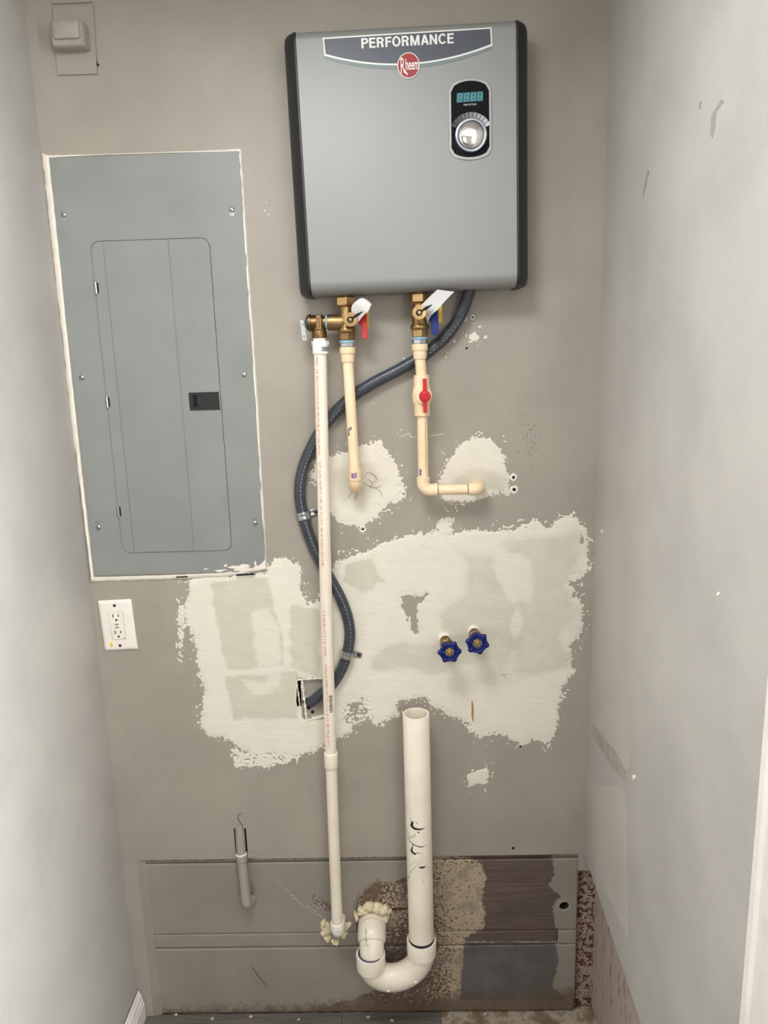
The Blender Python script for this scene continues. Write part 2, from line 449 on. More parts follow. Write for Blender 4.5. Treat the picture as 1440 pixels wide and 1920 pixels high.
def block_text(word, w=0.19, gap=0.13):
    """bold grotesque capitals made of bars, slanted bars and rings; height 1"""
    V = []; Fc = []; x = 0.0
    def quad(p): k = len(V); V.extend(p); Fc.append((k, k+1, k+2, k+3))
    def bar(x0, y0, x1, y1): quad([(x0, y0), (x1, y0), (x1, y1), (x0, y1)])
    def ring(cx, cy, rx, ry, a0, a1, n=18, sq=1.0):
        pts = [(math.cos(a0+(a1-a0)*i/n), math.sin(a0+(a1-a0)*i/n)) for i in range(n+1)]
        for (c0, s0), (c1, s1) in zip(pts, pts[1:]):
            quad([(cx+rx*c0, cy+ry*s0), (cx+rx*c1, cy+ry*s1), (cx+(rx-w)*c1, cy+(ry-w*0.92)*s1), (cx+(rx-w)*c0, cy+(ry-w*0.92)*s0)])
    def slant(x0, y0, x1, y1, h): quad([(x0, y0), (x0+h, y0), (x1+h, y1), (x1, y1)])
    t = w*0.92
    for ch in word:
        if ch in 'PR':
            wd = 0.66; bar(x, 0, x+w, 1); r = 0.29
            bar(x+w, 1-t, x+wd-r, 1); bar(x+w, 1-2*r, x+wd-r, 1-2*r+t); ring(x+wd-r, 1-r, r, r, PI/2, -PI/2, 12)
            if ch == 'R': bar(x+wd-r, 0.42-t+0.17, x+wd-r+0.06, 0.42+0.02); slant(x+wd-0.23, 0, x+wd-0.30, 0.44, 0.23*0.95); wd += 0.03
        elif ch in 'EF':
            wd = 0.60 if ch == 'E' else 0.57; bar(x, 0, x+w, 1); bar(x+w, 1-t, x+wd, 1); bar(x+w, 0.43, x+wd-0.05, 0.43+t)
            if ch == 'E': bar(x+w, 0, x+wd, t)
        elif ch == 'O':
            wd = 0.78; ring(x+wd/2, 0.5, wd/2, 0.52, 0, 2*PI, 32)
        elif ch == 'C':
            wd = 0.73; ring(x+0.39, 0.5, 0.39, 0.52, R(38), R(322), 30)
        elif ch == 'M':
            wd = 0.86; bar(x, 0, x+w, 1); bar(x+wd-w, 0, x+wd, 1); slant(x+wd/2-w*0.45, 0, x+w*0.35, 1, w*0.9); slant(x+wd/2-w*0.45, 0, x+wd-w*1.25, 1, w*0.9)
        elif ch == 'N':
            wd = 0.70; bar(x, 0, x+w, 1); bar(x+wd-w, 0, x+wd, 1); slant(x+wd-w*1.02, 0, x, 1, w*1.02)
        elif ch == 'A':
            wd = 0.76; slant(x, 0, x+wd/2-w*0.55, 1, w*1.05); slant(x+wd-w*1.05, 0, x+wd/2-w*0.5, 1, w*1.05); bar(x+0.16, 0.22, x+wd-0.16, 0.22+t)
        x += wd+gap*(0.55 if ch in 'AFP' else 0.85)
    return V, Fc
def put_text(mb, tg, fn):
    mb.add([fn(x, y) for x, y in tg[0]], tg[1]); return mb

# ------------------------------------------------------------------ numpy fields on the wall
def vnoise(x, z, s, seed):
    rs = np.random.RandomState(seed); tab = rs.rand(256, 256)
    u = x/s; w = z/s; iu = np.floor(u).astype(int); iw = np.floor(w).astype(int); fu = u-iu; fw = w-iw
    fu = fu*fu*(3-2*fu); fw = fw*fw*(3-2*fw); g = lambda a, b: tab[a % 256, b % 256]
    return (g(iu, iw)*(1-fu)+g(iu+1, iw)*fu)*(1-fw)+(g(iu, iw+1)*(1-fu)+g(iu+1, iw+1)*fu)*fw-0.5
def sdf(poly, x, z):
    """signed distance, positive inside"""
    P = np.array(poly); Q = np.roll(P, -1, 0); d = np.full(x.shape, 1e9); ins = np.zeros(x.shape, bool)
    for (ax, az), (bx, bz) in zip(P, Q):
        ex, ez = bx-ax, bz-az; L = ex*ex+ez*ez+1e-12
        t = np.clip(((x-ax)*ex+(z-az)*ez)/L, 0, 1)
        d = np.minimum(d, (x-ax-t*ex)**2+(z-az-t*ez)**2)
        if abs(ez) > 1e-12:
            ins ^= ((az > z) != (bz > z)) & (x < ex*(z-az)/ez+ax)
    d = np.sqrt(d); return np.where(ins, d, -d)
def wp(pts, y=0.0): return [(W(a, b, y).x, W(a, b, y).z) for a, b in pts]
def contour_mesh(name, x, z, fld, yfn, mat, parent, attrs):
    """sheet of everything where fld > 0, with a cut edge that follows the zero line"""
    nz, nx = fld.shape; idx = -np.ones((nz, nx), int); V = []; A = {k: [] for k in attrs}; Fc = []
    ins = fld > 0
    for j, i in zip(*np.nonzero(ins)):
        idx[j, i] = len(V); V.append((x[j, i], yfn[j, i], z[j, i]))
        for k in attrs: A[k].append(attrs[k][j, i])
    ed = {}
    def epoint(a, b):
        key = (a, b) if a < b else (b, a)
        if key in ed: return ed[key]
        fa, fb = fld[a], fld[b]; t = fa/(fa-fb)
        ed[key] = len(V)
        V.append((x[a]+(x[b]-x[a])*t, -0.0003, z[a]+(z[b]-z[a])*t))
        s = a if ins[a] else b
        for k in attrs: A[k].append(attrs[k][s])
        return ed[key]
    cells = ins[:-1, :-1].astype(int)+ins[:-1, 1:]+ins[1:, 1:]+ins[1:, :-1]
    for j, i in zip(*np.nonzero(cells)):
        c = [(j, i), (j, i+1), (j+1, i+1), (j+1, i)]
        if cells[j, i] == 4: Fc.append(tuple(idx[q] for q in c)); continue
        if cells[j, i] == 2 and ins[c[0]] == ins[c[2]]:
            for k in range(4):
                if ins[c[k]]: Fc.append((idx[c[k]], epoint(c[k], c[(k+1) % 4]), epoint(c[k], c[k-1])))
            continue
        p = []
        for k in range(4):
            a, b = c[k], c[(k+1) % 4]
            if ins[a]: p.append(idx[a])
            if ins[a] != ins[b]: p.append(epoint(a, b))
        if len(p) > 2: Fc.append(tuple(p))
    og = ORG[parent.name]
    me = bpy.data.meshes.new(name); me.from_pydata([(a-og.x, b-og.y, c-og.z) for a, b, c in V], [], Fc)
    for k in attrs:
        at = me.attributes.new(k, 'FLOAT', 'POINT'); at.data.foreach_set('value', np.array(A[k], dtype=np.float32))
    me.materials.append(M[mat]); me.polygons.foreach_set('use_smooth', [True]*len(me.polygons))
    o = bpy.data.objects.new(name, me); link(o, name, parent); ORG[o.name] = og
    return o

# ================================================================== the setting
def cell_wall(xs, zs, keep, y0, y1):
    mb = MB()
    ok = lambda i, j: 0 <= i < len(xs)-1 and 0 <= j < len(zs)-1 and keep((xs[i]+xs[i+1])/2, (zs[j]+zs[j+1])/2)
    for i in range(len(xs)-1):
        for j in range(len(zs)-1):
            if not ok(i, j): continue
            a, b, c, d = xs[i], xs[i+1], zs[j], zs[j+1]
            mb.add([(a, y0, c), (b, y0, c), (b, y0, d), (a, y0, d)], [(0, 1, 2, 3)])
            mb.add([(a, y1, c), (b, y1, c), (b, y1, d), (a, y1, d)], [(3, 2, 1, 0)])
            if not ok(i-1, j): mb.add([(a, y0, c), (a, y0, d), (a, y1, d), (a, y1, c)], [(0, 1, 2, 3)])
            if not ok(i+1, j): mb.add([(b, y0, c), (b, y1, c), (b, y1, d), (b, y0, d)], [(0, 1, 2, 3)])
            if not ok(i, j-1): mb.add([(a, y0, c), (a, y1, c), (b, y1, c), (b, y0, c)], [(0, 1, 2, 3)])
            if not ok(i, j+1): mb.add([(a, y0, d), (b, y0, d), (b, y1, d), (a, y1, d)], [(0, 1, 2, 3)])
    return mb
jb0, jb1 = W(557, 1347), W(611, 1272)
ds0, ds1 = W(442, 1604), W(461, 1553)
def keep_back(x, z):
    if jb0.x < x < jb1.x and jb0.z < z < jb1.z: return False
    if ds0.x < x < ds1.x and z < ds1.z and z > ZCUT-0.001: return False
    if z < ZCUT:
        if x < -0.676: return True
        return x > 0.4095 and z > 0.412
    return True
xs = sorted([XL, -0.676, ds0.x, ds1.x, jb0.x, jb1.x, 0.4095, XR+0.03])
zs = sorted([0.0, 0.412, ZCUT, ds1.z, jb0.z, jb1.z, ZC])
wall_back = mk('wall_back', cell_wall(xs, zs, keep_back, 0.0, 0.012), 'paint', sm=0, org=(0, 0, 0), recalc=False)
struct(wall_back, 'taupe painted back wall with white filler patches', 'wall')
mb = MB(); mb.box((XL-0.1, 0.06, 0), (0.62, 0.09, ZC))
lab(mk('sheathing', mb, 'wood_dark', wall_back, sm=0), 'dark boards inside the wall cavity')

mb = MB(); mb.box((XL-0.10, -0.75, 0), (XL, 0.06, ZC))
wall_left = struct(mk('wall_left', mb, 'paint_side', sm=0), 'pale grey left side wall of the closet', 'wall')
# right wallboard stops above the floor on a slightly sloping cut
mb = MB()
def zr(y): return 0.452+0.068*y
pr = [(XR, 0.0, zr(0)), (XR, -0.83, zr(-0.83)), (XR, -0.83, ZC), (XR, 0.0, ZC)]
mb.prism(pr, (0.013, 0, 0))
wall_right = struct(mk('wall_right', mb, 'paint_side', sm=0, org=(XR, -0.4, 0.4)), 'pale grey right side wall cut off above the floor', 'wall')
mb = MB(); mb.box((0.458, -0.92, 0), (0.56, 0.06, ZC))
lab(mk('plaster_backing', mb, 'plaster_back', wall_right, sm=0), 'cracked old plaster below the wallboard')
mb = MB(); mb.box((XR+0.013, -0.83, 0.47), (0.458, 0.0, ZC))
mk('stud', mb, 'wood_dark', wall_right, sm=0)
mb = MB(); mb.box((-2.2, -3.2, ZC), (2.0, 0.09, ZC+0.05))
ceiling = struct(mk('ceiling', mb, 'ceiling', sm=0), 'white ceiling above the closet', 'ceiling')
mb = MB(); mb.box((-2.2, -3.2, -0.06), (2.0, 0.09, -0.006))
mb2 = MB(); mb2.box((-2.1, -3.1, -0.006), (1.9, -0.962, 0.0))
floor = struct(mk('floor', mb, 'subfloor', sm=0, org=(0, 0, -0.06)), 'stained subfloor under dark floor planks', 'floor')
mb = MB()
for a, b in (((-0.50, -1.19), (-0.47, -0.77)), ((-0.03, -1.19), (0.0, -0.77)), ((-0.47, -1.19), (-0.03, -1.16)), ((-0.47, -0.80), (-0.03, -0.77))): mb.box((a[0], a[1], ZC-0.03), (b[0], b[1], ZC))
mk('fill_light_frame', mb, 'trim', ceiling, sm=0)  # invented frame round the added ceiling fill light, out of view
mk('room_flooring', mb2, 'plank', floor, sm=0)
# room behind the photographer
mb = MB(); mb.box((-2.1, -0.75, 0), (XL-0.1, -0.65, ZC)); struct(mk('wall_front_left', mb, 'room_paint', sm=0), 'wall beside the closet opening', 'wall')
mb = MB(); mb.box((0.56, -0.92, 0), (1.9, -0.82, ZC)); struct(mk('wall_front_right', mb, 'room_paint', sm=0), 'wall right of the closet opening', 'wall')
mb = MB(); mb.box((-2.2, -3.2, 0), (-2.1, -0.65, ZC)); struct(mk('wall_room_left', mb, 'room_paint', sm=0), 'far left wall of the room', 'wall')
mb = MB(); mb.box((1.9, -3.2, 0), (2.0, -0.82, ZC)); struct(mk('wall_room_right', mb, 'room_paint', sm=0), 'far right wall of the room', 'wall')
mb = MB(); mb.box((-2.1, -3.2, 0), (1.9, -3.1, ZC)); struct(mk('wall_rear', mb, 'room_paint', sm=0), 'rear wall behind the photographer', 'wall')
def window_frame(n, c, u, n_, hw, hh):          # frame and middle rail standing proud of the wall round the daylight
    mb = MB(); c, u, n_ = Vector(c), Vector(u), Vector(n_); z = Vector((0, 0, 1))
    for du, dz, a, b in ((-hw, 0, 0.035, hh+0.035), (hw, 0, 0.035, hh+0.035), (0, hh, hw, 0.035), (0, -hh, hw, 0.035), (0, 0, hw, 0.02)):
        mb.obox(c+u*du+z*dz, u*a, z*b, n_*0.025)
    struct(mk('window_%d' % n, mb, 'trim', sm=0), ('left rear', 'right rear', 'right side', 'left side')[n-1]+' window of the room, white frame', 'window')
window_frame(1, (-1.05, -3.075, 1.75), (1, 0, 0), (0, 1, 0), 0.58, 0.60)
window_frame(2, (1.05, -3.075, 1.75), (1, 0, 0), (0, 1, 0), 0.58, 0.60)
window_frame(3, (1.87, -1.85, 1.80), (0, 1, 0), (1, 0, 0), 0.46, 0.48)
window_frame(4, (-2.07, -1.60, 1.62), (0, 1, 0), (1, 0, 0), 0.51, 0.66)

# ---- old horizontal boards behind the cut wallboard
P_GLUE = [(676, 1700), (690, 1668), (708, 1650), (735, 1655), (765, 1640), (800, 1608), (880, 1608), (902, 1618), (911, 1642), (906, 1672), (903, 1690), (909, 1712), (909, 1738), (893, 1748),
          (878, 1758), (869, 1772), (868, 1800), (864, 1850), (860, 1880), (840, 1905), (560, 1905), (600, 1890), (660, 1874), (700, 1858), (740, 1850), (730, 1820), (706, 1800), (690, 1760)]
P_CREAM = [(800, 1600), (940, 1600), (930, 1900), (835, 1900), (830, 1850), (825, 1700)]
P_CREAM2 = [(690, 1730), (740, 1730), (760, 1700), (740, 1680), (700, 1690)]
P_WOOD = [(860, 1590), (1032, 1590), (1040, 1640), (1028, 1660), (1050, 1680), (1035, 1700), (1043, 1741), (1046, 1741), (1046, 1766), (860, 1766)]
P_DARK = [(840, 1768), (1042, 1768), (1048, 1800), (1035, 1850), (1060, 1875), (840, 1875)]
P_GRIME = [(200, 1888), (400, 1886), (560, 1881), (640, 1874), (800, 1866), (1085, 1850), (1140, 1850), (1140, 1990), (200, 1990)]
P_STAIN = [(586, 1684), (605, 1686), (622, 1698), (640, 1716), (655, 1730), (640, 1738), (612, 1704), (596, 1700)]
P_STAIN2 = [(664, 1690), (680, 1668), (700, 1650), (720, 1660), (700, 1700), (690, 1750), (668, 1752)]
P_STAIN3 = [(466, 1640), (474, 1650), (482, 1668), (476, 1690), (466, 1690)]
def board(name, x0, x1, z0, z1, y, th=0.015, cell=0.0022, hole=None, curve=0.0016):
    nx = int((x1-x0)/cell)+1; nz = max(3, int((z1-z0)/cell)+1)
    X, Z = np.meshgrid(np.linspace(x0, x1, nx), np.linspace(z0, z1, nz))
    if hole is not None:
        hx, hz, hr = hole
        d = np.hypot(X-hx, Z-hz)
        near = (np.abs(d-hr) < cell*0.71)
        X = np.where(near, hx+(X-hx)*hr/d, X); Z = np.where(near, hz+(Z-hz)*hr/d, Z)
    e = np.minimum(np.minimum(Z-z0, z1-Z), np.minimum(X-x0, x1-X))
    Yv = y+np.clip(1-e/0.004, 0, 1)**2*curve+0.0009*vnoise(X, Z, 0.09, 5)
    m = {}
    f = lambda p, k, sc=0.02: np.clip(0.5+sdf(wp(p, YS), X, Z)/sc*0.5, 0, 1)
    m['m_glue'] = f(P_GLUE, 0, 0.018)
    m['m_cream'] = np.clip(np.maximum(f(P_CREAM, 0, 0.05), f(P_CREAM2, 0, 0.06)*0.8), 0, 1)
    m['m_wood'] = f(P_WOOD, 0, 0.02); m['m_dark'] = f(P_DARK, 0, 0.02)
    m['m_grime'] = np.maximum.reduce([f(P_GRIME, 0, 0.05), f(P_STAIN, 0, 0.016), f(P_STAIN2, 0, 0.016), f(P_STAIN3, 0, 0.016)*0.8])
    V = [(a, b, c) for a, b, c in zip(X.ravel(), Yv.ravel(), Z.ravel())]
    Fc = []
    for j in range(nz-1):
        for i in range(nx-1):
            if hole is not None:
                cxm = (X[j, i]+X[j+1, i+1])/2; czm = (Z[j, i]+Z[j+1, i+1])/2
                if math.hypot(cxm-hx, czm-hz) < hr-cell*0.3: continue
            k = j*nx+i; Fc.append((k, k+1, k+1+nx, k+nx))
    # rim back to the board's rear edge
    rim = [i for i in range(nx)]+[j*nx+nx-1 for j in range(1, nz)]+[(nz-1)*nx+i for i in range(nx-2, -1, -1)]+[j*nx for j in range(nz-2, 0, -1)]
    b0 = len(V)
    for q in rim: V.append((V[q][0], y+th, V[q][2]))
    n = len(rim)
    for q in range(n): Fc.append((rim[q], b0+q, b0+(q+1) % n, rim[(q+1) % n]))
    me = bpy.data.meshes.new(name); me.from_pydata(V, [], Fc)
    for k in m:
        at = me.attributes.new(k, 'FLOAT', 'POINT')
        at.data.foreach_set('value', np.concatenate([m[k].ravel(), np.zeros(n)]).astype(np.float32))
    me.materials.append(M['siding']); me.polygons.foreach_set('use_smooth', [True]*len(me.polygons)); me.set_sharp_from_angle(angle=R(50))
    o = bpy.data.objects.new(name, me); link(o, name, wall_back); ORG[o.name] = Vector((0, 0, 0))
    return o
BX0, BX1 = -0.6745, 0.4105
hp = W(1058, 1699, YS)
board('siding_board', BX0, BX1, 0.4425, 0.4560, YS+0.0035, cell=0.003)
board('siding_board', BX0, BX1, 0.2390, 0.4412, YS, hole=(hp.x, hp.z, 0.0125))
strip_x = W(1045, 1750, YS).x
board('siding_board', BX0, strip_x, 0.1970, 0.2368, YS+0.0015)
board('siding_board', strip_x+0.0012, BX1, 0.1970, 0.2368, YS)
board('siding_board', BX0, BX1, 0.0, 0.1948, YS)
mb = MB(); mb.prism([(-0.6762, 0.0001, 0.0), (-0.655, YS-0.0003, 0.0), (-0.655, YS+0.003, 0.0), (-0.6762, YS+0.004, 0.0)], (0, 0, ZCUT-0.001)); lab(mk('painted_fillet', mb, 'siding', wall_back, sm=0), 'painted-over edge between wallboard and boards')
mb = MB(); mb.lathe([(0.0127, 0), (0.0122, 0.02), (0.010, 0.03), (0.0, 0.031)], (hp.x, YS+0.0006, hp.z), (0, 1, 0), 24, caps=False)
lab(mk('drilled_hole', mb, 'wood_dark', wall_back), 'round drilled hole in the old board')
mb = MB(); mb.lathe([(0.0155, 0.0006), (0.0150, -0.0006), (0.0126, -0.0006), (0.0122, 0.004)], (hp.x, YS, hp.z), (0, 1, 0), 32, caps=False); mk('hole_lip', mb, 'painted_part', wall_back)
mb = MB()
post = []
for k in range(24):
    z = 0.47*k/23
    w0 = 0.4112+0.0012*math.sin(k*1.9); post.append((w0, z))
mb.prism([(a, 0.0205, b) for a, b in post]+[(0.459, 0.0205, 0.47), (0.459, 0.0205, 0)], (0, 0.03, 0))
lab(mk('corner_post', mb, 'glue_red', wall_back, sm=0), 'cream corner post spotted with dark red glue')

# ---- filler patches on the back wall
XA, XB = W(325, 1200).x, W(1112, 1100).x
ZA, ZB = W(700, 1450).z, W(1000, 950).z
def grid(x0, x1, z0, z1, h):
    return np.meshgrid(np.arange(x0, x1, h), np.arange(z0, z1, h))
P_BIG = [(352, 1086), (404, 1080), (500, 1072), (503, 1060), (520, 1047), (545, 1047), (560, 1060), (566, 1080), (568, 1108), (574, 1130), (590, 1124), (606, 1126), (614, 1100), (624, 1060), (640, 1046), (662, 1042), (690, 1030), (722, 1015), (760, 1005),
         (800, 999), (818, 993), (822, 976), (838, 968), (845, 982), (847, 998), (880, 991), (920, 995), (960, 990), (985, 984), (1000, 974), (1020, 990), (1036, 984), (1046, 970), (1076, 964), (1086, 988), (1100, 992), (1106, 1015),
         (1099, 1040), (1106, 1062), (1092, 1086), (1070, 1090), (1082, 1112), (1092, 1140), (1092, 1176), (1083, 1200), (1072, 1215), (1070, 1240), (1076, 1262), (1062, 1282), (1054, 1292), (1048, 1330), (1042, 1372), (1030, 1396),
         (1002, 1388), (976, 1396), (950, 1380), (920, 1378), (900, 1386), (882, 1372), (874, 1352), (850, 1346), (830, 1330), (810, 1326), (800, 1310), (775, 1308), (750, 1318), (748, 1342), (722, 1352), (700, 1366), (690, 1345), (668, 1362), (652, 1378),
         (634, 1386), (610, 1400), (582, 1412), (560, 1420), (540, 1420), (515, 1412), (492, 1418), (472, 1416), (456, 1404), (440, 1394), (426, 1386), (408, 1382), (390, 1378), (378, 1366), (378, 1346), (383, 1322), (382, 1292), (372, 1262), (368, 1240),
         (371, 1214), (360, 1190), (350, 1164), (345, 1140), (351, 1110)]
P_STREAK = [(331, 1122), (340, 1120), (347, 1150), (345, 1200), (343, 1242), (337, 1240), (334, 1190)]
P_FRINGE = [(432, 1398), (470, 1414), (520, 1410), (560, 1418), (540, 1432), (500, 1438), (440, 1440)]
P_GAP = [(752, 1116), (768, 1112), (784, 1118), (800, 1114), (796, 1128), (782, 1134), (786, 1160), (780, 1188), (774, 1186), (768, 1160), (758, 1140)]
P_GAP2 = [(1088, 1010), (1094, 1006), (1096, 1018), (1089, 1022)]
P_GAP3 = [(1070, 1112), (1078, 1108), (1080, 1120), (1072, 1122)]
P_RUB = [(648, 1322), (668, 1316), (690, 1322), (690, 1346), (668, 1352), (650, 1352)]
P_JB = [(556, 1271), (612, 1271), (612, 1348), (572, 1350), (556, 1330)]
T_DARK = [[(392, 1090), (505, 1078), (516, 1130), (540, 1252), (420, 1262), (408, 1180)], [(420, 1264), (560, 1256), (556, 1344), (434, 1354)],
          [(545, 1130), (610, 1150), (600, 1275), (540, 1250)], [(650, 1060), (700, 1040), (720, 1090), (680, 1110), (640, 1090)],
          [(850, 1024), (1000, 1006), (1075, 998), (1090, 1040), (1062, 1098), (1080, 1180), (1058, 1250), (960, 1266), (830, 1262), (712, 1248), (708, 1204), (810, 1198), (815, 1150), (850, 1120)]]
T_LIGHT = [[(470, 1150), (510, 1130), (530, 1240), (480, 1255), (470, 1200)], [(450, 1270), (520, 1270), (510, 1300), (470, 1310)], [(930, 1020), (985, 1030), (1000, 1130), (960, 1140), (900, 1060)], [(965, 1050), (985, 1050), (975, 1230), (955, 1230)]]
P_LE = [(598, 852), (612, 850), (625, 856), (645, 846), (670, 836), (700, 830), (714, 824), (722, 842), (742, 862), (752, 892), (757, 924), (746, 940), (722, 954), (702, 974), (680, 992), (660, 985), (636, 978), (620, 962), (606, 950), (598, 930), (592, 906), (582, 890), (590, 868)]
P_RE = [(822, 902), (830, 882), (846, 856), (862, 832), (884, 820), (908, 817), (930, 828), (944, 850), (952, 880), (953, 912), (952, 925), (925, 926), (902, 936), (875, 940), (850, 946), (834, 936), (822, 920)]
T_LE = [[(618, 880), (690, 860), (725, 900), (700, 930), (640, 950)]]
T_RE = [[(845, 890), (900, 870), (945, 890), (945, 922), (850, 920)]]
def patch(name, poly, adds, gaps, darks, lights, seed, h=0.0013, label=None, amp=1.0, thick=0.0013):
    q = np.array(wp(poly)); ex = np.array([p for a in adds for p in wp(a)]) if adds else q
    al = np.vstack([q, ex])
    X, Z = grid(al[:, 0].min()-0.02, min(al[:, 0].max()+0.02, XR-0.001), al[:, 1].min()-0.02, al[:, 1].max()+0.02, h)
    n = vnoise(X, Z, 0.030, seed)*0.55+vnoise(X, Z, 0.013, seed+1)*0.6+vnoise(X, Z, 0.006, seed+2)*0.8+vnoise(X, Z, 0.0030, seed+3)*0.85
    fine = vnoise(X, Z, 0.008, seed+7)*0.6+vnoise(X, Z, 0.0038, seed+8)*0.9
    f = sdf(wp(poly), X, Z)+n*0.011*amp
    for a in adds: f = np.maximum(f, np.minimum(sdf(wp(a), X, Z)*0.6, 0.004)+fine*0.011-0.001)
    for a in gaps: f = np.minimum(f, -(sdf(wp(a), X, Z)*0.8+n*0.008) if a is not P_RUB else -(np.minimum(sdf(wp(a), X, Z), 0.004)*0.8+fine*0.022-0.001))
    # stray flecks near the rim
    s0 = sdf(wp(poly), X, Z)
    f = np.maximum(f, np.where((s0 > -0.022) & (s0 < 0), fine*0.02-0.0062+s0*0.14, -1))
    f = np.minimum(f, -(sdf(wp(P_JB), X, Z)+fine*0.003))
    lim = -(X-(XR-0.0012)); f = np.minimum(f, lim)
    hgt = np.clip(f/0.010, 0, 1)**0.7*thick+np.clip(f/0.02, 0, 1)*(vnoise(X, Z, 0.05, seed+9)*0.0012+vnoise(X+0.4*Z, Z*1.6, 0.035, seed+10)*0.0007)
    hgt = np.maximum(hgt, 0.0004)
    tone = np.full(X.shape, 0.12)
    for a in darks:
        w = np.clip(0.5+(sdf(wp(a), X, Z)+vnoise(X, Z, 0.02, seed+4)*0.010+vnoise(X, Z, 0.06, seed+6)*(0.012 if len(a) < 7 else 0.06))/(0.010 if len(a) < 7 and poly is P_BIG else 0.03), 0, 1); tone = np.maximum(tone, w*(0.62 if len(a) < 7 else 0.56))
    for a in lights:
        w = np.clip(0.5+(sdf(wp(a), X, Z)+vnoise(X, Z, 0.02, seed+5)*0.012+vnoise(X, Z, 0.05, seed+14)*0.03)/0.03, 0, 1); tone = np.minimum(tone, 1-w*0.78)
    thin = np.clip(1-f/0.012, 0, 1)*0.7
    o = contour_mesh(name, X, Z, f, -hgt, 'compound', wall_back, {'tone': tone, 'thin': thin})
    if label: lab(o, label)
    return o
patch('joint_compound', P_BIG, [P_STREAK, P_FRINGE], [P_GAP, P_GAP2, P_GAP3, P_RUB], T_DARK, T_LIGHT, 11, label='large ragged patch of cream joint compound')
patch('joint_compound', P_LE, [], [], T_LE, [], 31, label='cream filler round the left pipe elbow')
patch('joint_compound', P_RE, [], [], T_RE, [], 51, label='cream filler round the right pipe elbow')
patch('joint_compound', [(880, 628), (890, 623), (897, 632), (893, 641), (883, 638)], [], [], [], [], 71, h=0.0012, amp=0.35, label='small dab of filler right of the conduit')
patch('joint_compound', [(875, 1455), (890, 1446), (912, 1440), (918, 1452), (910, 1470), (890, 1470), (878, 1478)], [], [], [], [], 91, h=0.0016, amp=0.5, label='faint smear of filler below the large patch')

# screw holes, stray chips
def crater(px, py, r, lip=True):
    c = W(px, py); mb = MB()
    n = 14; rnd = random.Random(int(px*7+py))
    if lip:
        loops = []
        for rr, yy in ((2.3, -0.0002), (1.9, -0.0013), (1.35, -0.0016), (1.0, -0.0006)):
            loops.append([c+Vector((math.cos(2*PI*k/n)*r*rr*(0.8+0.4*rnd.random()), yy, math.sin(2*PI*k/n)*r*rr*(0.8+0.4*rnd.random()))) for k in range(n)])
        mb.loft(loops, caps=False); o = mk('screw_hole', mb, 'caulk', wall_back, sm=60)
        m2 = MB(); m2.lathe([(r*1.25, -0.0005), (0.0, -0.0004)], c, (0, 1, 0), 12, caps=False); mk('hole_bottom', m2, 'void', o)
    else:
        mb.lathe([(r*1.2, -0.0006), (r, -0.0007), (0, -0.0004)], c, (0, 1, 0), 12, caps=False); mk('screw_hole', mb, 'void', wall_back)
for px, py, r in ((680, 992, 0.0035), (963, 895, 0.0035), (964, 918, 0.0040), (886, 595, 0.0022), (870, 598, 0.0026)): crater(px, py, r)
for px, py, r in ((962, 1590, 0.003), (976, 1400, 0.002), (875, 653, 0.002)): crater(px, py, r, False)
rnd = random.Random(8)
mb = MB()
spots = [(824, 658), (838, 661), (821, 672), (852, 640), (836, 670), (757, 672), (648, 716), (700, 757), (745, 812), (770, 818), (790, 822), (752, 806), (500, 380), (497, 395), (503, 402), (940, 1030), (620, 60), (560, 990), (1060, 1300), (640, 1000), (735, 962), (905, 1000), (690, 1010)]
for a, b in spots:
    c = W(a, b); r = 0.0010+0.0014*rnd.random()
    mb.lathe([(r*1.3, 0), (r, -0.0008), (0, -0.0012)], c, (0, 1, 0), 6, rnd.random()*3, caps=False)
o = mk('paint_fleck', mb, 'caulk', wall_back); o['kind'] = 'stuff'
def wall_stroke(name, pts, w, mat, parent=None, y=0.0, th=0.0006):
    p = smooth_path([W(a, b, y) for a, b in pts], 5); mb = MB(); L = []
    for i in range(len(p)):
        t = (p[min(i+1, len(p)-1)]-p[max(i-1, 0)]).normalized(); nrm = Vector((t.z, 0, -t.x)); k = w*(0.45+0.55*math.sin(PI*min(1, max(0.08, i/(len(p)-1)))))
        L.append((p[i]+nrm*k, p[i]-nrm*k))
    for i in range(len(L)-1):
        a, b = L[i]; c, d = L[i+1]; dy = Vector((0, -th, 0))
        mb.add([a+dy, b+dy, d+dy, c+dy], [(0, 1, 2, 3)])
    return mk(name, mb, mat, parent or wall_back, recalc=False)
for p_ in ([(684, 893), (690, 886), (700, 890), (706, 898), (700, 905)], [(672, 920), (668, 930), (664, 938)], [(660, 922), (655, 930), (652, 934)], [(682, 905), (694, 912), (708, 914), (716, 908)], [(690, 898), (698, 906), (694, 914)], [(702, 916), (712, 920), (718, 932)]):
    wall_stroke('hairline_crack', p_, 0.0005, 'scuff_dark', y=-0.0026)
wall_stroke('rust_streak', [(722, 1705), (744, 1704), (766, 1703)], 0.0045, 'rust', y=YS)
lab(wall_stroke('crayon_mark', [(885, 1314), (886, 1328), (886, 1342), (887, 1352)], 0.0022, 'orange', y=-0.0025), 'short orange crayon line on the filler')
lab(wall_stroke('plaster_crack', [(453, 1523), (446, 1531), (449, 1540), (455, 1548), (453, 1553)], 0.0010, 'rust'), 'hairline crack above the painted drain stub')
sp_ = smooth_path([Vector((520, 1648, 0)), Vector((540, 1672, 0)), Vector((560, 1690, 0)), Vector((585, 1706, 0)), Vector((606, 1722, 0))], 5); mb = MB(); rnd = random.Random(77)
for q_ in sp_:
    for k_ in range(2):
        c = W(q_.x+rnd.uniform(-2.5, 2.5), q_.y+rnd.uniform(-2.5, 2.5), YS); mb.lathe([(0.0008+0.0012*rnd.random(), -0.0002), (0, -0.0010)], c, (0, 1, 0), 5, rnd.random()*3, caps=False)
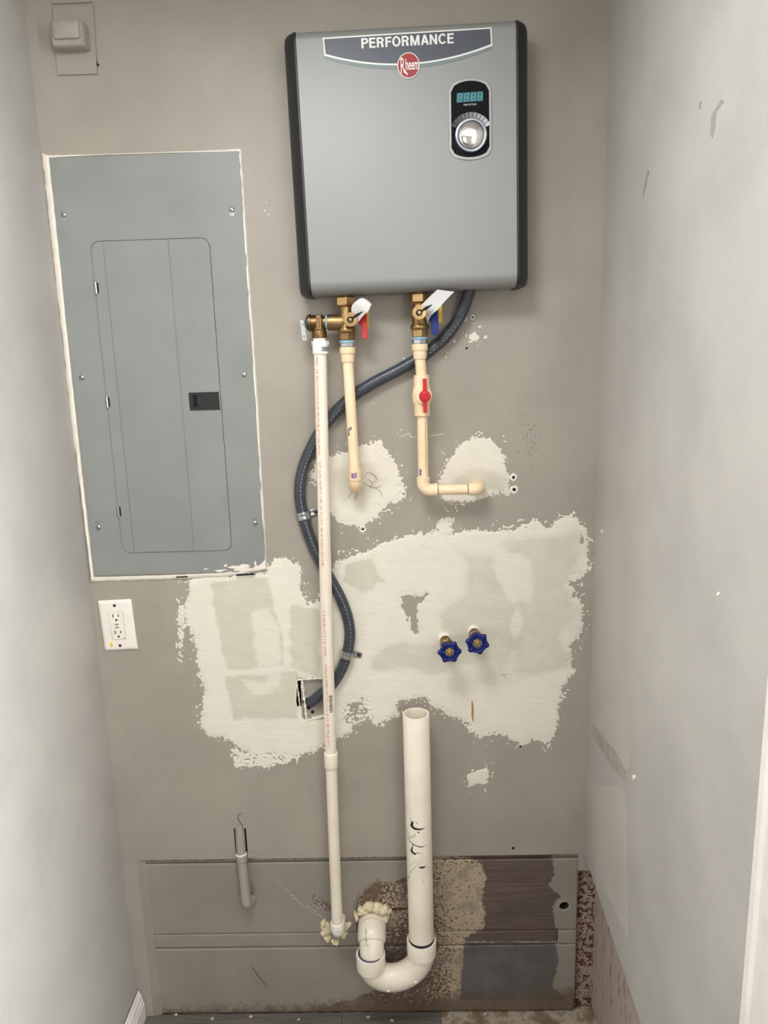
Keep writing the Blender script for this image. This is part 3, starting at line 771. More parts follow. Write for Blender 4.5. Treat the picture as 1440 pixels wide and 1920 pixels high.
mk('scratch', mb, 'chip', wall_back)['kind'] = 'stuff'
for m_ in ('rust', 'chip'):
    mb = MB()
    for k_ in range(110):
        u_ = rnd.random(); c = W(588+u_*46+rnd.gauss(0, 3), 1684+u_*40+rnd.gauss(0, 5), YS) if k_ < 75 else W(rnd.gauss(678, 12), rnd.gauss(1690, 14), YS)
        mb.lathe([(0.0006+0.0015*rnd.random(), -0.0002), (0, -0.0016)], c, (0, 1, 0), 5, rnd.random()*3, caps=False)
    mk('torn_fleck', mb, m_, wall_back)['kind'] = 'stuff'
mb = MB()
for k_ in range(90):
    c = W(rnd.gauss(996, 13), rnd.gauss(826, 20)); mb.lathe([(0.0005+0.0012*rnd.random()**2, -0.0002), (0, -0.0004)], c, (0, 1, 0), 5, rnd.random()*3, caps=False)
o = mk('soot_speck', mb, 'scuff_dark', wall_back); o['kind'] = 'stuff'; lab(o, 'dark sooty specks on the wall right of the elbows')
wall_stroke('scratch', [(472, 1812), (486, 1832), (502, 1850)], 0.0010, 'rust', y=YS)
for a in ([(749, 818), (758, 817), (766, 812), (771, 820), (780, 818)], [(806, 817), (820, 815), (834, 813)], [(826, 845), (836, 853)]): wall_stroke('scratch', a, 0.0007, 'caulk')
# torn lower edge of the wallboard: ragged dark paper
mb = MB(); pts = []
rnd = random.Random(3); x = BX0
while x < 0.408:
    pts.append((x, ZCUT-0.0005-0.0045*rnd.random())); x += 0.004+0.006*rnd.random()
mb.prism([(a, 0.0030, b) for a, b in pts]+[(0.408, 0.0030, ZCUT-0.0002), (BX0, 0.0030, ZCUT-0.0002)], (0, 0.0015, 0))
lab(mk('torn_paper', mb, 'rust', wall_back, sm=0), 'torn brown paper along the cut edge')

# white caulk round the breaker panel (children of the wall)
def bead(pts_in, pts_out, th, seed, n=60, name='caulk_bead'):
    """uneven strip between two pixel polylines"""
    rnd = random.Random(seed)
    def samp(pl, t):
        k = t*(len(pl)-1); i = min(int(k), len(pl)-2); u = k-i
        return W(pl[i][0]*(1-u)+pl[i+1][0]*u, pl[i][1]*(1-u)+pl[i+1][1]*u)
    mb = MB(); loops = []
    for i in range(n+1):
        t = i/n; a = samp(pts_in, t); b = samp(pts_out, t); d = (b-a)
        a = a+d*0.08*(rnd.random()-0.5); b = b+d*0.16*(rnd.random()-0.5)
        hh = th*(0.85+0.25*rnd.random())
        loops.append([a+Vector((0, 0.002, 0)), a+Vector((0, -hh, 0)), (a+b)/2+Vector((0, -hh*1.15, 0)), b+Vector((0, -hh*0.35, 0)), b+Vector((0, 0.002, 0))])
    mb.loft(loops)
    return mk(name, mb, 'caulk', wall_back, sm=50)
bead([(93, 293), (115, 500), (147, 812), (177, 1084)], [(79, 287), (103, 500), (137, 812), (171, 1090)], 0.006, 1, 70)
bead([(449, 283), (461, 480), (480, 760), (497, 1058)], [(454, 281), (466, 480), (485, 760), (501, 1060)], 0.0045, 2, 60)
bead([(175, 1082), (300, 1078), (420, 1073), (499, 1060)], [(172, 1090), (300, 1086), (420, 1081), (502, 1070)], 0.0045, 3, 50)
bead([(92, 296), (200, 291), (330, 287), (451, 284)], [(90, 291), (200, 289), (330, 284.5), (451, 279)], 0.003, 4, 40)

# wall edges, trim, floor planks
mb = MB()
prof = [(0, 0), (0.014, 0), (0.014, 0.046), (0.0115, 0.050), (0.0115, 0.056), (0.009, 0.060), (0.009, 0.068), (0.005, 0.074), (0.003, 0.080), (0, 0.081)]
mb.loft([[(XL+0.003+a+k2, y, b) for a, b in prof] for y, k2 in ((-0.004, 0.0), (-0.30, 0.0), (-0.74, 0.0))])
struct(mk('baseboard_left', mb, 'trim', sm=25), 'loose length of white moulded baseboard on the left wall', 'baseboard')
mb = MB()
prof = [(-0.83, 0), (-0.83, 0.010), (-0.838, 0.014), (-0.850, 0.014), (-0.856, 0.011), (-0.885, 0.016), (-0.915, 0.018), (-0.920, 0.015), (-0.920, 0)]
mb.loft([[(XR-b, a, z) for a, b in prof] for z in (0.0, 2.12)])
mb.box((XR, -0.92, 0), (0.458, -0.83, ZC))
struct(mk('trim_1', mb, 'trim', sm=25), 'white door casing at the edge of the right wall', 'trim')
def plank(x0, x1, y0, y1):
    mb = MB(); mb.box((x0+0.0006, y0+0.0006, -0.006), (x1-0.0006, y1-0.0006, 0.0)); return mk('floor_plank', mb, 'plank', floor, bevel=0.0008, sm=0)
j1 = WZ(642, 1905, 0).x; j2 = WZ(828, 1908, 0).x
plank(XL, j1, -0.05, YS-0.001); plank(j1, j2, -0.05, YS-0.001)
yy = -0.05
for r_ in range(6):
    sft = (r_*0.37) % 0.9; x = XL-0.0
    cuts = [XL]+[c for c in (-0.45+sft*0.8, ) if XL+0.1 < c < 0.3]+[0.457 if yy > -1 else 0.457]
    for a, b in zip(cuts, cuts[1:]): plank(a, b, yy-0.152, yy)
    yy -= 0.152
rnd = random.Random(17)
for k in range(9):                       # crumbs of plaster on the floor
    px = [330, 398, 470, 560, 690, 735, 910, 985, 1060][k]; py = [1903, 1911, 1907, 1912, 1908, 1914, 1902, 1910, 1906][k]
    c = WZ(px, py, 0.0 if px < 828 else -0.006); mb = MB()
    rr = 0.0025+0.003*rnd.random(); mb.ball((c.x, c.y, c.z+rr*0.30), rr, rr*0.8, rr*0.35, 8, 5, 0.25, k)
    tag(mk('plaster_crumb', mb, 'chip', sm=0), ['small plaster crumb by the left end of the floor strip', 'flat plaster chip on the floor below the painted drain stub', 'tiny plaster crumb right of the flat chip on the floor', 'tiny plaster crumb on the floor left of the plank joint', 'plaster crumb on the short dark plank under the trap', 'second plaster crumb on the short dark plank under the trap', 'plaster crumb on bare subfloor beside the short dark plank', 'plaster crumb on the pale subfloor spot', 'rightmost plaster crumb on bare subfloor near the corner post'][k], 'crumb', 'plaster crumbs on the floor')
# marks on the right wall
def wall_x_patch(name, pts, mat, th=0.0006, label=None):
    mb = MB(); mb.prism([WX(a, b, XR) for a, b in pts], (-th, 0, 0)); o = mk(name, mb, mat, wall_right, sm=0)
    if label: lab(o, label)
    return o
M['scar'] = plain('scraped_paint', (156, 148, 139), 0.8, var=0.1, vs=40, bump=0.5, bs=120, bd=0.002)
M['primer'] = make_paint('primer_patch', (174, 169, 161), 0.6, 0.7)
wall_x_patch('paint_scar', [(1112, 1358), (1120, 1364), (1150, 1404), (1172, 1440), (1178, 1466), (1168, 1462), (1140, 1424), (1114, 1384)], 'scar', 0.0012, 'scraped slanting strip low on the right wall')
wall_x_patch('primer_patch', [(1112, 1372), (1116, 1340), (1140, 1320), (1182, 1330), (1180, 1440), (1176, 1448), (1150, 1402)], 'primer', 0.0008, 'paler repainted area low on the right wall')
wall_x_patch('primer_patch', [(1110, 1470), (1150, 1474), (1171, 1480), (1174, 1600), (1178, 1760), (1150, 1700), (1114, 1640)], 'primer', 0.0006, 'paler repainted strip beside the lower right corner')
wall_x_patch('nick', [(1186, 1454), (1191, 1452), (1192, 1458), (1188, 1463)], 'caulk', 0.0010)
wall_x_patch('nick', [(1345, 1112), (1350, 1109), (1350, 1114), (1346, 1118)], 'caulk', 0.0010)
wall_x_patch('nick', [(1127, 995), (1130, 993), (1130, 998), (1128, 1000)], 'caulk', 0.0010)
M['scuff'] = plain('grey_scuff', (146, 140, 135), 0.6, var=0.1)
for p_ in ([(1352, 186), (1358, 190), (1344, 208), (1341, 240), (1336, 260), (1332, 252), (1334, 215)], [(1312, 190), (1316, 192), (1313, 204), (1310, 206)], [(1214, 318), (1218, 322), (1209, 362), (1205, 380), (1206, 356)]):
    wall_x_patch('scuff', p_, 'scuff', 0.0003)

# ================================================================== tankless water heater
HB = Vector((0.0342, 0.0, 1.7838)); HT = R(0.75)
heater = thing('water_heater', HB, 'silver wall-mounted tankless water heater with black end caps', 'water heater')
heater.rotation_euler = (0, -HT, 0)
HW, HH, HD = 0.228, 0.4715, 0.095
def H(px, py, y=-0.0955):
    w = W(px, py, y)-HB; c, s = math.cos(HT), math.sin(HT)
    return Vector((w.x*c+w.z*s, y, -w.x*s+w.z*c))
def case_profile(front, r_top, r_bot, g=0.0, zi=0.0):
    """side outline (y, z) of the case, clockwise from the wall at the bottom"""
    p = [(0.0, zi-g)]
    p += [(-(front-r_bot)-math.sin(a)*(r_bot+g), zi+r_bot-math.cos(a)*(r_bot+g)) for a in [PI/2*i/10 for i in range(11)]]
    p += [(-(front-r_top)-math.cos(a)*(r_top+g), HH-zi-r_top+math.sin(a)*(r_top+g)) for a in [PI/2*i/10 for i in range(11)]]
    p += [(0.0, HH-zi+g)]
    return p
mb = MB(); pf = case_profile(HD, 0.018, 0.026)
mb.loft([[(x, y, z) for y, z in pf] for x in (-HW+0.026, HW-0.026)])
mk('case', mb, 'case', heater, local=True, sm=30)
for s in (-1, 1):
    mb = MB(); L = []
    for u, fr, g, zi in ((0.0255, HD, 0.0012, 0), (0.0225, HD, 0.0016, 0), (0.018, HD-0.004, 0.0014, 0.0), (0.008, HD-0.016, 0.001, 0.001), (0.003, HD-0.022, 0.0, 0.0025), (0.0, HD-0.032, 0.0, 0.006)):
        L.append([(s*(HW-u), y, z) for y, z in case_profile(fr, 0.018 if fr > 0.08 else 0.014, 0.024 if fr > 0.08 else 0.020, g, zi)])
    mb.loft(L); mk('end_cap', mb, 'black_cap', heater, local=True, sm=28)
def plate(name, loop, th, mat, parent, y=-0.095, bevel=0.0):
    mb = MB(); mb.prism([(p[0], y, p[1]) for p in loop], (0, -th, 0)); return mk(name, mb, mat, parent, local=True, sm=30, bevel=bevel)
def hl(pts): return [(H(a, b).x, H(a, b).z) for a, b in pts]
def bez(a, b, c, n=16): return [((1-t)**2*a[0]+2*t*(1-t)*b[0]+t*t*c[0], (1-t)**2*a[1]+2*t*(1-t)*b[1]+t*t*c[1]) for t in [i/n for i in range(n+1)]]
def banner(g):          # outline shrunk by g pixels
    return hl([(605+g, 71+g), (921.5-g, 51.5+g), (923-g, 86-g*1.2)]+bez((923-g, 86-g*1.2), (765, 148-g*1.2), (608+g, 104.5-g*1.2))[1:-1]+[(608+g, 104.5-g*1.2)])
def banner_drop(): return hl([(608, 90)]+[(922, 80), (923, 92)]+bez((923, 92), (765, 157), (608, 110))[1:])
plate('badge_shadow_band', banner_drop(), 0.0006, 'slate_edge', heater)
b = plate('badge_border', banner(0), 0.0010, 'badge_white', heater)
plate('badge_field', banner(2.6), 0.0013, 'slate', heater)
# lettering
a0, a1 = H(678, 91.3), H(851, 81.6)
tg = block_text('PERFORMANCE')
wmax = max(p[0] for p in tg[0]); ux = (a1-a0).length/wmax
dirx = (a1-a0).normalized(); hcap = ML(17.2, 760, 85, -0.095)
perp = Vector((-dirx.z, 0, dirx.x))
mb = MB(); put_text(mb, tg, lambda x, y: Vector((a0.x, -0.0968, a0.z))+dirx*(x*ux)+perp*(y*hcap))
for k_, p_ in enumerate(mb.v): p_.y -= 0.00004*((k_//4) % 6)
lab(mk('lettering', mb, 'badge_white', heater, local=True, sm=0), 'white capital lettering PERFORMANCE')
bc = H(766, 123.5); br = ML(21, 766, 123, -0.095)
def disc(c, r, n=48): return [(c.x+r*math.cos(2*PI*i/n), c.z+r*1.06*math.sin(2*PI*i/n)) for i in range(n)]
rb = plate('brand_badge', disc(bc, br), 0.0026, 'badge_white', heater)
plate('badge_disc', disc(bc, br*0.93), 0.0030, 'badge_red', rb)
mb = MB()
tg = text_geo('heem', 1.0, 0.012); ww = max(p[0] for p in tg[0])
put_text(mb, tg, lambda x, y: Vector((bc.x-br*0.29+x/ww*br*1.17, -0.0984, bc.z-br*0.36+y*br*1.30)))
tg = text_geo('R', 1.0, 0.0); ww = max(p[0] for p in tg[0]); hh = max(p[1] for p in tg[0])
put_text(mb, tg, lambda x, y: Vector((bc.x-br*0.76+x/ww*br*0.44, -0.0984, bc.z-br*0.62+y/hh*br*1.26)))
q0 = Vector((bc.x-br*0.44, -0.0984, bc.z-br*0.36)); q1 = Vector((bc.x-br*0.10, -0.0984, bc.z-br*0.76)); dn = Vector((0.0012, 0, 0.0009)); q0.y -= 0.0002; q1.y -= 0.0002
mb.add([q0-dn, q0+dn, q1+dn*0.7, q1-dn*0.7], [(0, 1, 2, 3)])
mk('lettering', mb, 'badge_white', rb, local=True, sm=0)
# control panel: rounded window with arched ends
def ctrl(gx, gt):
    p = []
    L_, R_, T_, B_ = 846-gx, 917+gx, 152-gt, 295+gt
    def pt(u, v): return (L_+(R_-L_)*u+(v-0.5)*1.5*1.0, (T_+(B_-T_)*v)-(u-0.5)*3.0)
    for i in range(13):                                  # arched top from left to right
        u = i/12; e = abs(2*u-1); p.append(pt(u, 0.085*e**2.2+0.055*max(0, e-0.8)*5*e**6))
    for v in (0.22, 0.5, 0.78): p.append(pt(1, v))
    for i in range(13):
        u = 1-i/12; e = abs(2*u-1); p.append(pt(u, 1-(0.075*e**2.2+0.055*max(0, e-0.8)*5*e**6)))
    for v in (0.78, 0.5, 0.22): p.append(pt(0, v))
    return hl(p)
bz = plate('control_bezel', ctrl(5.0, 5.5), 0.0022, 'bezel', heater, bevel=0.0016)
cp_ = plate('control_panel', ctrl(0, 0), 0.0030, 'gloss_black', heater, bevel=0.0005)
YB = -0.0981
dp = plate('display', hl([(856.5, 175.5), (905.5, 172), (905.5, 190), (855.5, 193.5)]), 0.0034, 'lcd', cp_)
mb = MB()
for k in range(4):
    x0 = 858.2+k*12.6; y0 = 176.6-k*0.85
    def dq(a, b, c, d): mb.add([Vector((H(x, y).x, -0.0986, H(x, y).z)) for x, y in (a, b, c, d)], [(0, 1, 2, 3)])
    w_, h_, t_ = 7.6, 15.0, 1.15
    def sk(x, y): return (x0+x-(y/h_)*1.4+0.7, y0+y-x*0.06)
    dq(sk(0, 0), sk(w_, 0), sk(w_, t_), sk(0, t_)); dq(sk(0, h_/2), sk(w_, h_/2), sk(w_, h_/2+t_), sk(0, h_/2+t_)); dq(sk(0, h_-t_), sk(w_, h_-t_), sk(w_, h_), sk(0, h_))
    dq(sk(0, 0), sk(t_, 0), sk(t_, h_), sk(0, h_)); dq(sk(w_-t_, 0), sk(w_, 0), sk(w_, h_), sk(w_-t_, h_))
mk('digits', mb, 'lcd_digit', dp, local=True, sm=0)
mb = MB(); tg = text_geo('TEMP SETTING', 1.0, 0.02); ww = max(p[0] for p in tg[0]); a0 = H(868.5, 199.3); a1 = H(893, 197.8)
put_text(mb, tg, lambda x, y: Vector((a0.x+(a1-a0).x*x/ww, YB-0.0003, a0.z+(a1-a0).z*x/ww+y*ML(4.2, 880, 200, -0.095))))
mk('lettering', mb, 'satin', cp_, local=True, sm=0)
kc = H(883, 254.5, -0.099); kr = ML(30, 883, 254, -0.1)
for k in range(11):
    t0 = R(152-k*11.6); t1 = R(152-(k+0.86)*11.6); mb = MB()
    r0, r1 = kr*1.06, kr*1.37
    c_ = Vector((kc.x, YB-0.0003, kc.z))
    q = [c_+Vector((math.cos(a)*r, 0, math.sin(a)*r)) for a, r in ((t0, r0), (t1, r0), (t1, r1), (t0, r1))]
    mb.prism(q, (0, -0.0002, 0)); mk('dial_scale', mb, 'scale%d' % k, cp_, local=True, sm=0)
mb = MB(); mb.lathe([(kr, 0), (kr, 0.006), (kr*0.97, 0.0085), (kr*0.90, 0.0092), (kr*0.83, 0.0085), (kr*0.81, 0.0065), (kr*0.80, 0.006)], (kc.x, YB, kc.z), (0, -1, 0), 56, caps=True)
kn = mk('dial_knob', mb, 'satin', heater, local=True, sm=40)
mb = MB(); mb.lathe([(kr*0.79*math.cos(a), 0.007+0.007*math.sin(a)) for a in [PI/2*i/12 for i in range(12)]]+[(0.0001, 0.014)], (kc.x, YB, kc.z), (0, -1, 0), 56, caps=False)
lab(mk('knob_dome', mb, 'chrome', kn, local=True, sm=60), 'mirror chrome dome of the dial')

# ================================================================== breaker panel
PX0, PX1, PZ0, PZ1 = -0.6965, -0.3075, 1.1925, 2.0710
panel = thing('breaker_panel', ((PX0+PX1)/2, 0, PZ0), 'grey metal electrical breaker panel set in the wall', 'breaker panel')
DX0, DX1, DZ0, DZ1 = -0.6275, -0.3825, 1.2440, 1.9075
def rrect(x0, x1, z0, z1, r, n=6):
    p = []
    for cx, cz, a in ((x1-r, z0+r, -PI/2), (x1-r, z1-r, 0), (x0+r, z1-r, PI/2), (x0+r, z0+r, PI)):
        for i in range(n+1): p.append((cx+r*math.cos(a+PI/2*i/n), cz+r*math.sin(a+PI/2*i/n)))
    return p
o_ = rrect(PX0, PX1, PZ0, PZ1, 0.004); i_ = rrect(DX0-0.0009, DX1+0.0009, DZ0-0.0009, DZ1+0.0009, 0.0185)
mb = MB()
mb.loft([[(a, 0.004, b) for a, b in o_], [(a, -0.0035, b) for a, b in o_], [(a*0.9995-0.00025, -0.0045, b*0.9998+0.0003) for a, b in o_],
         [(a, -0.0045, b) for a, b in rrect(DX0-0.0030, DX1+0.0030, DZ0-0.0030, DZ1+0.0030, 0.0205)], [(a, -0.0052, b) for a, b in rrect(DX0-0.0018, DX1+0.0018, DZ0-0.0018, DZ1+0.0018, 0.0195)], [(a, -0.0050, b) for a, b in i_], [(a, 0.002, b) for a, b in i_]], caps=False)
mk('cover_plate', mb, 'panel', panel, sm=0)
mb = MB(); mb.box((DX0-0.01, -0.0002, DZ0-0.01), (DX1+0.01, 0.001, DZ1+0.01)); mk('backing', mb, 'latch', panel, sm=0)
# door sheet with two pressed grooves
gx1 = lambda z: -0.6005+0.0015*(1.9-z)/0.65
def door_span(x, r=0.0175):
    e = 0.0
    if x < DX0+r: e = r-math.sqrt(max(0, r*r-(DX0+r-x)**2))
    if x > DX1-r: e = r-math.sqrt(max(0, r*r-(x-DX1+r)**2))
    return DZ0+e, DZ1-e
cx_ = [DX0+0.0175*(1-math.cos(PI/2*i/6)) for i in range(7)]
gxa, gxb = W(193, 452, -0.005).x, W(315, 449, -0.005).x
colsx = [(x, 0) for x in cx_]+[(gxa-0.0014, 0), (gxa-0.0006, 1), (gxa+0.0006, 1), (gxa+0.0014, 0), (gxb-0.0016, 0), (gxb-0.0004, 0.8), (gxb+0.0006, 0.8), (gxb+0.0016, 0)]
colsx += [(DX1-0.0175*(1-math.cos(PI/2*i/6)), 0) for i in range(6, -1, -1)]
colsx.sort()
mb = MB(); L = []
for x, g in colsx:
    a, b_ = door_span(x); y = -0.0058+g*0.0016
    L.append([(x, -0.001, a), (x, y+0.0005, a), (x, y, a+0.0006), (x, y, b_-0.0006), (x, y+0.0005, b_), (x, -0.001, b_)])
mb.loft(L); door = mk('panel_door', mb, 'panel', panel, sm=25)
# latch
c = W(383, 752, -0.007); lw, lh = ML(56, 383, 752)/2, ML(32.5, 383, 752)/2
mb = MB()
wx0, wx1, wz0, wz1 = c.x-lw*0.72, c.x-lw*0.12, c.z-lh*0.66, c.z+lh*0.66
for a, b_ in (((c.x-lw, c.z-lh), (wx0, c.z+lh)), ((wx1, c.z-lh), (c.x+lw, c.z+lh)), ((wx0, c.z-lh), (wx1, wz0)), ((wx0, wz1), (wx1, c.z+lh))):
    mb.box((a[0], -0.0082, a[1]), (b_[0], -0.0055, b_[1]))
lt = mk('latch_plate', mb, 'latch', door, sm=0)
mb = MB(); mb.box((wx0, -0.0062, wz0), (wx1, -0.0058, wz1)); mk('latch_recess', mb, 'void', door, sm=0)
mb = MB(); mb.prism([(wx0+(wx1-wx0)*0.50, -0.0060, wz0+0.0008), (wx1, -0.0060, wz0+0.0008), (wx1, -0.0078, wz0+0.0008), (wx0+(wx1-wx0)*0.45, -0.0070, wz0+0.0008)], (0, 0, wz1-wz0-0.0016)); mk('latch_tab', mb, 'black_cap', door, sm=0)
c = W(397, 797, -0.006); mb = MB()
pth = [(c.x+0.0075*math.cos(2*PI*i/28), -0.0057, c.z+0.0090*math.sin(2*PI*i/28)) for i in range(29)]
mb.tube(pth, 0.0005, 6); mk('knockout_ring', mb, 'panel', door)
for i, (px, py) in enumerate(((180, 540), (201, 754), (222, 959))):
    c = W(px, py, -0.006); mb = MB()
    mb.lathe([(0.0030, -0.0125), (0.0034, -0.0120), (0.0034, 0.0120), (0.0030, 0.0125)], (c.x, -0.0062, c.z), (0, 0, 1), 14)
    hg = mk('hinge', mb, 'steel', panel)
    mb = MB(); mb.box((c.x+0.0030, -0.0068, c.z-0.010), (c.x+0.0055, -0.0050, c.z+0.010)); mk('hinge_leaf', mb, 'void', hg, sm=0)
for px, py, sx, sy in ((119, 403, 2, 8), (434, 393, 1, 8), (153, 708, 0, 0), (457, 702, 0, 0), (184, 989, -2, -8), (478, 981, -1, -8)):
    c = W(px, py, -0.006); mb = MB()
    mb.lathe([(0.0058, 0), (0.0054, 0.0016), (0.0038, 0.0027), (0.0, 0.0031)], (c.x, -0.0046, c.z), (0, -1, 0), 20, caps=False)
    sc_ = mk('cover_screw', mb, 'steel', panel, sm=50)
    mb = MB(); u = Vector((math.cos(px), 0, math.sin(px))); w_ = Vector((-u.z, 0, u.x)); mb.obox((c.x, -0.0074, c.z), u*0.0044, w_*0.0006, (0, 0.0004, 0)); mk('screw_slot', mb, 'slot', sc_, sm=0)
    if sy:
        d = W(px+sx, py+sy, -0.005); mb = MB(); mb.lathe([(0.0056, 0), (0.0052, 0.0005), (0, 0.0006)], (d.x, -0.0045, d.z), (0, -1, 0), 18, caps=False); mk('keyhole_cap', mb, 'steel', panel)
# smears of filler on the lower edge of the cover
mb = MB()
rnd = random.Random(31)
for k in range(26):
    px = 498-abs(rnd.gauss(0, 48)); py = 1074-(px-380)*0.07-abs(rnd.gauss(0, 4)); l_ = 4+rnd.random()*14; h_ = 0.8+rnd.random()*2.2
    mb.prism([W(px+a_, py+b_, -0.0045) for a_, b_ in ((-l_, 0.5), (-l_*0.4, -h_), (l_*0.3, -h_*0.8), (min(l_*0.7, 499-px), -1), (min(l_*0.4, 499-px), h_*0.6), (-l_*0.5, h_*0.7))], (0, -0.0004-0.00005*k, 0))
for pts_ in ([(477, 1054), (480, 1051), (481, 1060), (479, 1064)], [(483, 1062), (492, 1055), (498, 1048), (498, 1060), (486, 1066)]):
    mb.prism([W(a_, b_, -0.0045) for a_, b_ in pts_], (0, -0.0020, 0))
o = lab(mk('filler_smear', mb, 'caulk', panel, sm=0), 'white filler smeared on the lower right edge'); o['kind'] = 'stuff'
for p4 in ([(442, 1077), (476, 1075), (476, 1078), (444, 1080)], [(330, 1081), (352, 1080), (352, 1082), (330, 1083)]):
    mb = MB(); mb.prism([W(a, b_, -0.0060) for a, b_ in p4], (0, -0.0005, 0)); mk('open_gap', mb, 'void', wall_back, sm=0)

# ================================================================== wall outlet
oc = W(221.5, 1171.5, 0); OT = R(2.3)
outlet = thing('wall_outlet', (oc.x, 0, oc.z), 'white two-socket wall outlet below the breaker panel', 'outlet')
outlet.rotation_euler = (0, -OT*0.8, 0)
ow, oh = 0.0385, 0.0605
mb = MB(); L = []
for g, y in ((0, 0), (0, -0.002), (0.0015, -0.0040), (0.005, -0.0055), (0.008, -0.0058)):
    L.append([(a, y, b_) for a, b_ in rrect(-ow+g, ow-g, -oh+g, oh-g, 0.003)])
iw, ih = 0.0168, 0.0335
L.append([(a, -0.0058, b_) for a, b_ in rrect(-iw, iw, -ih, ih, 0.0015)]); L.append([(a, -0.0035, b_) for a, b_ in rrect(-iw, iw, -ih, ih, 0.0015)])
mb.loft(L, caps=False); pl_ = mk('cover_plate', mb, 'outlet', outlet, local=True, sm=30)
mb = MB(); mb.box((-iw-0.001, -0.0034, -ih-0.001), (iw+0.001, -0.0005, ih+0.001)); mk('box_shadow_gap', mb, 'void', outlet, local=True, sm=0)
mb = MB(); iw2, ih2 = iw-0.0007, ih-0.0007
mb.loft([[(a, y, b_) for a, b_ in rrect(-iw2+g, iw2-g, -ih2+g, ih2-g, 0.0012)] for g, y in ((0, -0.003), (0, -0.0064), (0.0006, -0.0068))]); rc = mk('receptacle', mb, 'outlet', outlet, local=True, sm=30)
for zc, s in ((0.0215, 1), (-0.0185, 1)):
    for dx, hh_ in ((-0.0062, 0.0040), (0.0062, 0.0034)):
        mb = MB(); mb.box((dx-0.0012, -0.0069, zc+0.003-hh_), (dx+0.0012, -0.0067, zc+0.003+hh_)); mk('blade_slot', mb, 'slot', rc, local=True, sm=0)
    mb = MB(); mb.lathe([(0.0028, 0), (0.0, 0.0002)], (0.0002, -0.0068, zc-0.0075), (0, -1, 0), 16, caps=False); mk('ground_hole', mb, 'slot', rc, local=True, sm=0)
for z0, z1 in ((0.0012, 0.0068), (-0.0062, -0.0006)):
    mb = MB(); mb.box((-0.0072, -0.0080, z0), (0.0072, -0.0066, z1)); bt = mk('test_button', mb, 'outlet', rc, bevel=0.0004, local=True, sm=0)
    mb = MB(); mb.box((-0.0040, -0.0082, z0+0.0014), (0.0040, -0.0080, z1-0.0014)); mk('button_print', mb, 'pen', rc, local=True, sm=0)
mb = MB(); mb.box((0.0105, -0.0069, -0.0318), (0.0150, -0.0067, -0.0302)); mk('corner_print', mb, 'slot', rc, local=True, sm=0)
for z in (0.0485, -0.0485):
    mb = MB(); mb.lathe([(0.0036, 0), (0.0032, 0.0008), (0, 0.0012)], (0, -0.0058, z), (0, -1, 0), 16, caps=False); mk('plate_screw', mb, 'dark_steel', outlet, local=True)
mb = MB(); mb.prism([(-0.0195+0.0028*math.cos(t)*(1.2 if math.sin(t) < 0 else 0.8), -0.0058, -0.045+0.0062*math.sin(t)) for t in [2*PI*i/18 for i in range(18)]], (0, -0.0002, 0)); lab(mk('paint_spot', mb, 'yellow_tape', outlet, local=True, sm=0), 'yellow oval mark')

# ================================================================== painted-over box, upper left
pc = W(145, 138, 0)
box = thing('painted_wall_box', (pc.x, 0, pc.z), 'painted-over square box on a plate in the top left corner', 'wall box')
mb = MB()
pp = [W(98.5, 11, -0.003), W(175, 10, -0.003), W(182, 139, -0.003), W(108, 141, -0.003)]
mb.prism([(p.x, 0.0, p.z) for p in (pp[0], pp[1], pp[2], pp[3])], (0, -0.0045, 0)); mk('back_plate', mb, 'painted_part', box, bevel=0.0012, sm=0)
f0, f1 = W(97, 88, -0.034), W(153, 37, -0.034)
mb = MB(); mb.loft([[(a, y, b_) for a, b_ in rrect(f0.x-g, f1.x+g, f0.z-g, f1.z+g, 0.005)] for y, g in ((-0.003, 0.0012), (-0.022, 0.0006), (-0.031, 0.0), (-0.034, -0.0022))]); bd_ = mk('housing', mb, 'painted_part', box, sm=40)
f2, f3 = W(99.5, 72, -0.040), W(145, 36, -0.040)
mb = MB(); mb.loft([[(a, y, b_) for a, b_ in rrect(f2.x-g, f3.x+g, f2.z-g, f3.z+g, 0.005)] for y, g in ((-0.033, 0.001), (-0.039, 0.0), (-0.0405, -0.002))]); lid = mk('raised_lid', mb, 'painted_part', bd_, sm=40)
for dx, dz, r in ((-0.013, 0.012, 0.0042), (0.008, 0.012, 0.0034)):
    cc = Vector(((f2.x+f3.x)/2+dx, -0.0404, (f2.z+f3.z)/2+dz)); mb = MB(); mb.tube([cc+Vector((r*math.cos(2*PI*i/18), 0, r*math.sin(2*PI*i/18))) for i in range(19)], 0.0008, 6); mk('embossed_ring', mb, 'painted_part', bd_)
cc = W(135, 40.5, -0.0408); mb = MB(); mb.lathe([(0.0009, 0), (0, 0.0002)], cc, (0, -1, 0), 10, caps=False); mk('pinhole', mb, 'void', bd_)
mb = MB(); p0, p1 = W(98, 8.5, 0), W(172, 0.5, 0); mb.box((p0.x, -0.004, p0.z), (p1.x, 0, p0.z+0.10))
tag(mk('painted_cover_strip', mb, 'painted_part', bevel=0.001, sm=0), 'painted-over flat cover above the wall box at the frame top', 'wall plate')
cc = W(186, 121, 0); mb = MB(); mb.prism([cc+Vector((a, 0, b_)) for a, b_ in ((-0.004, 0.014), (-0.0025, 0.002), (0.001, 0), (-0.0015, -0.002), (-0.003, -0.005), (-0.0045, 0.0))], (0, -0.0006, 0)); mk('open_gap', mb, 'void', wall_back, sm=0)

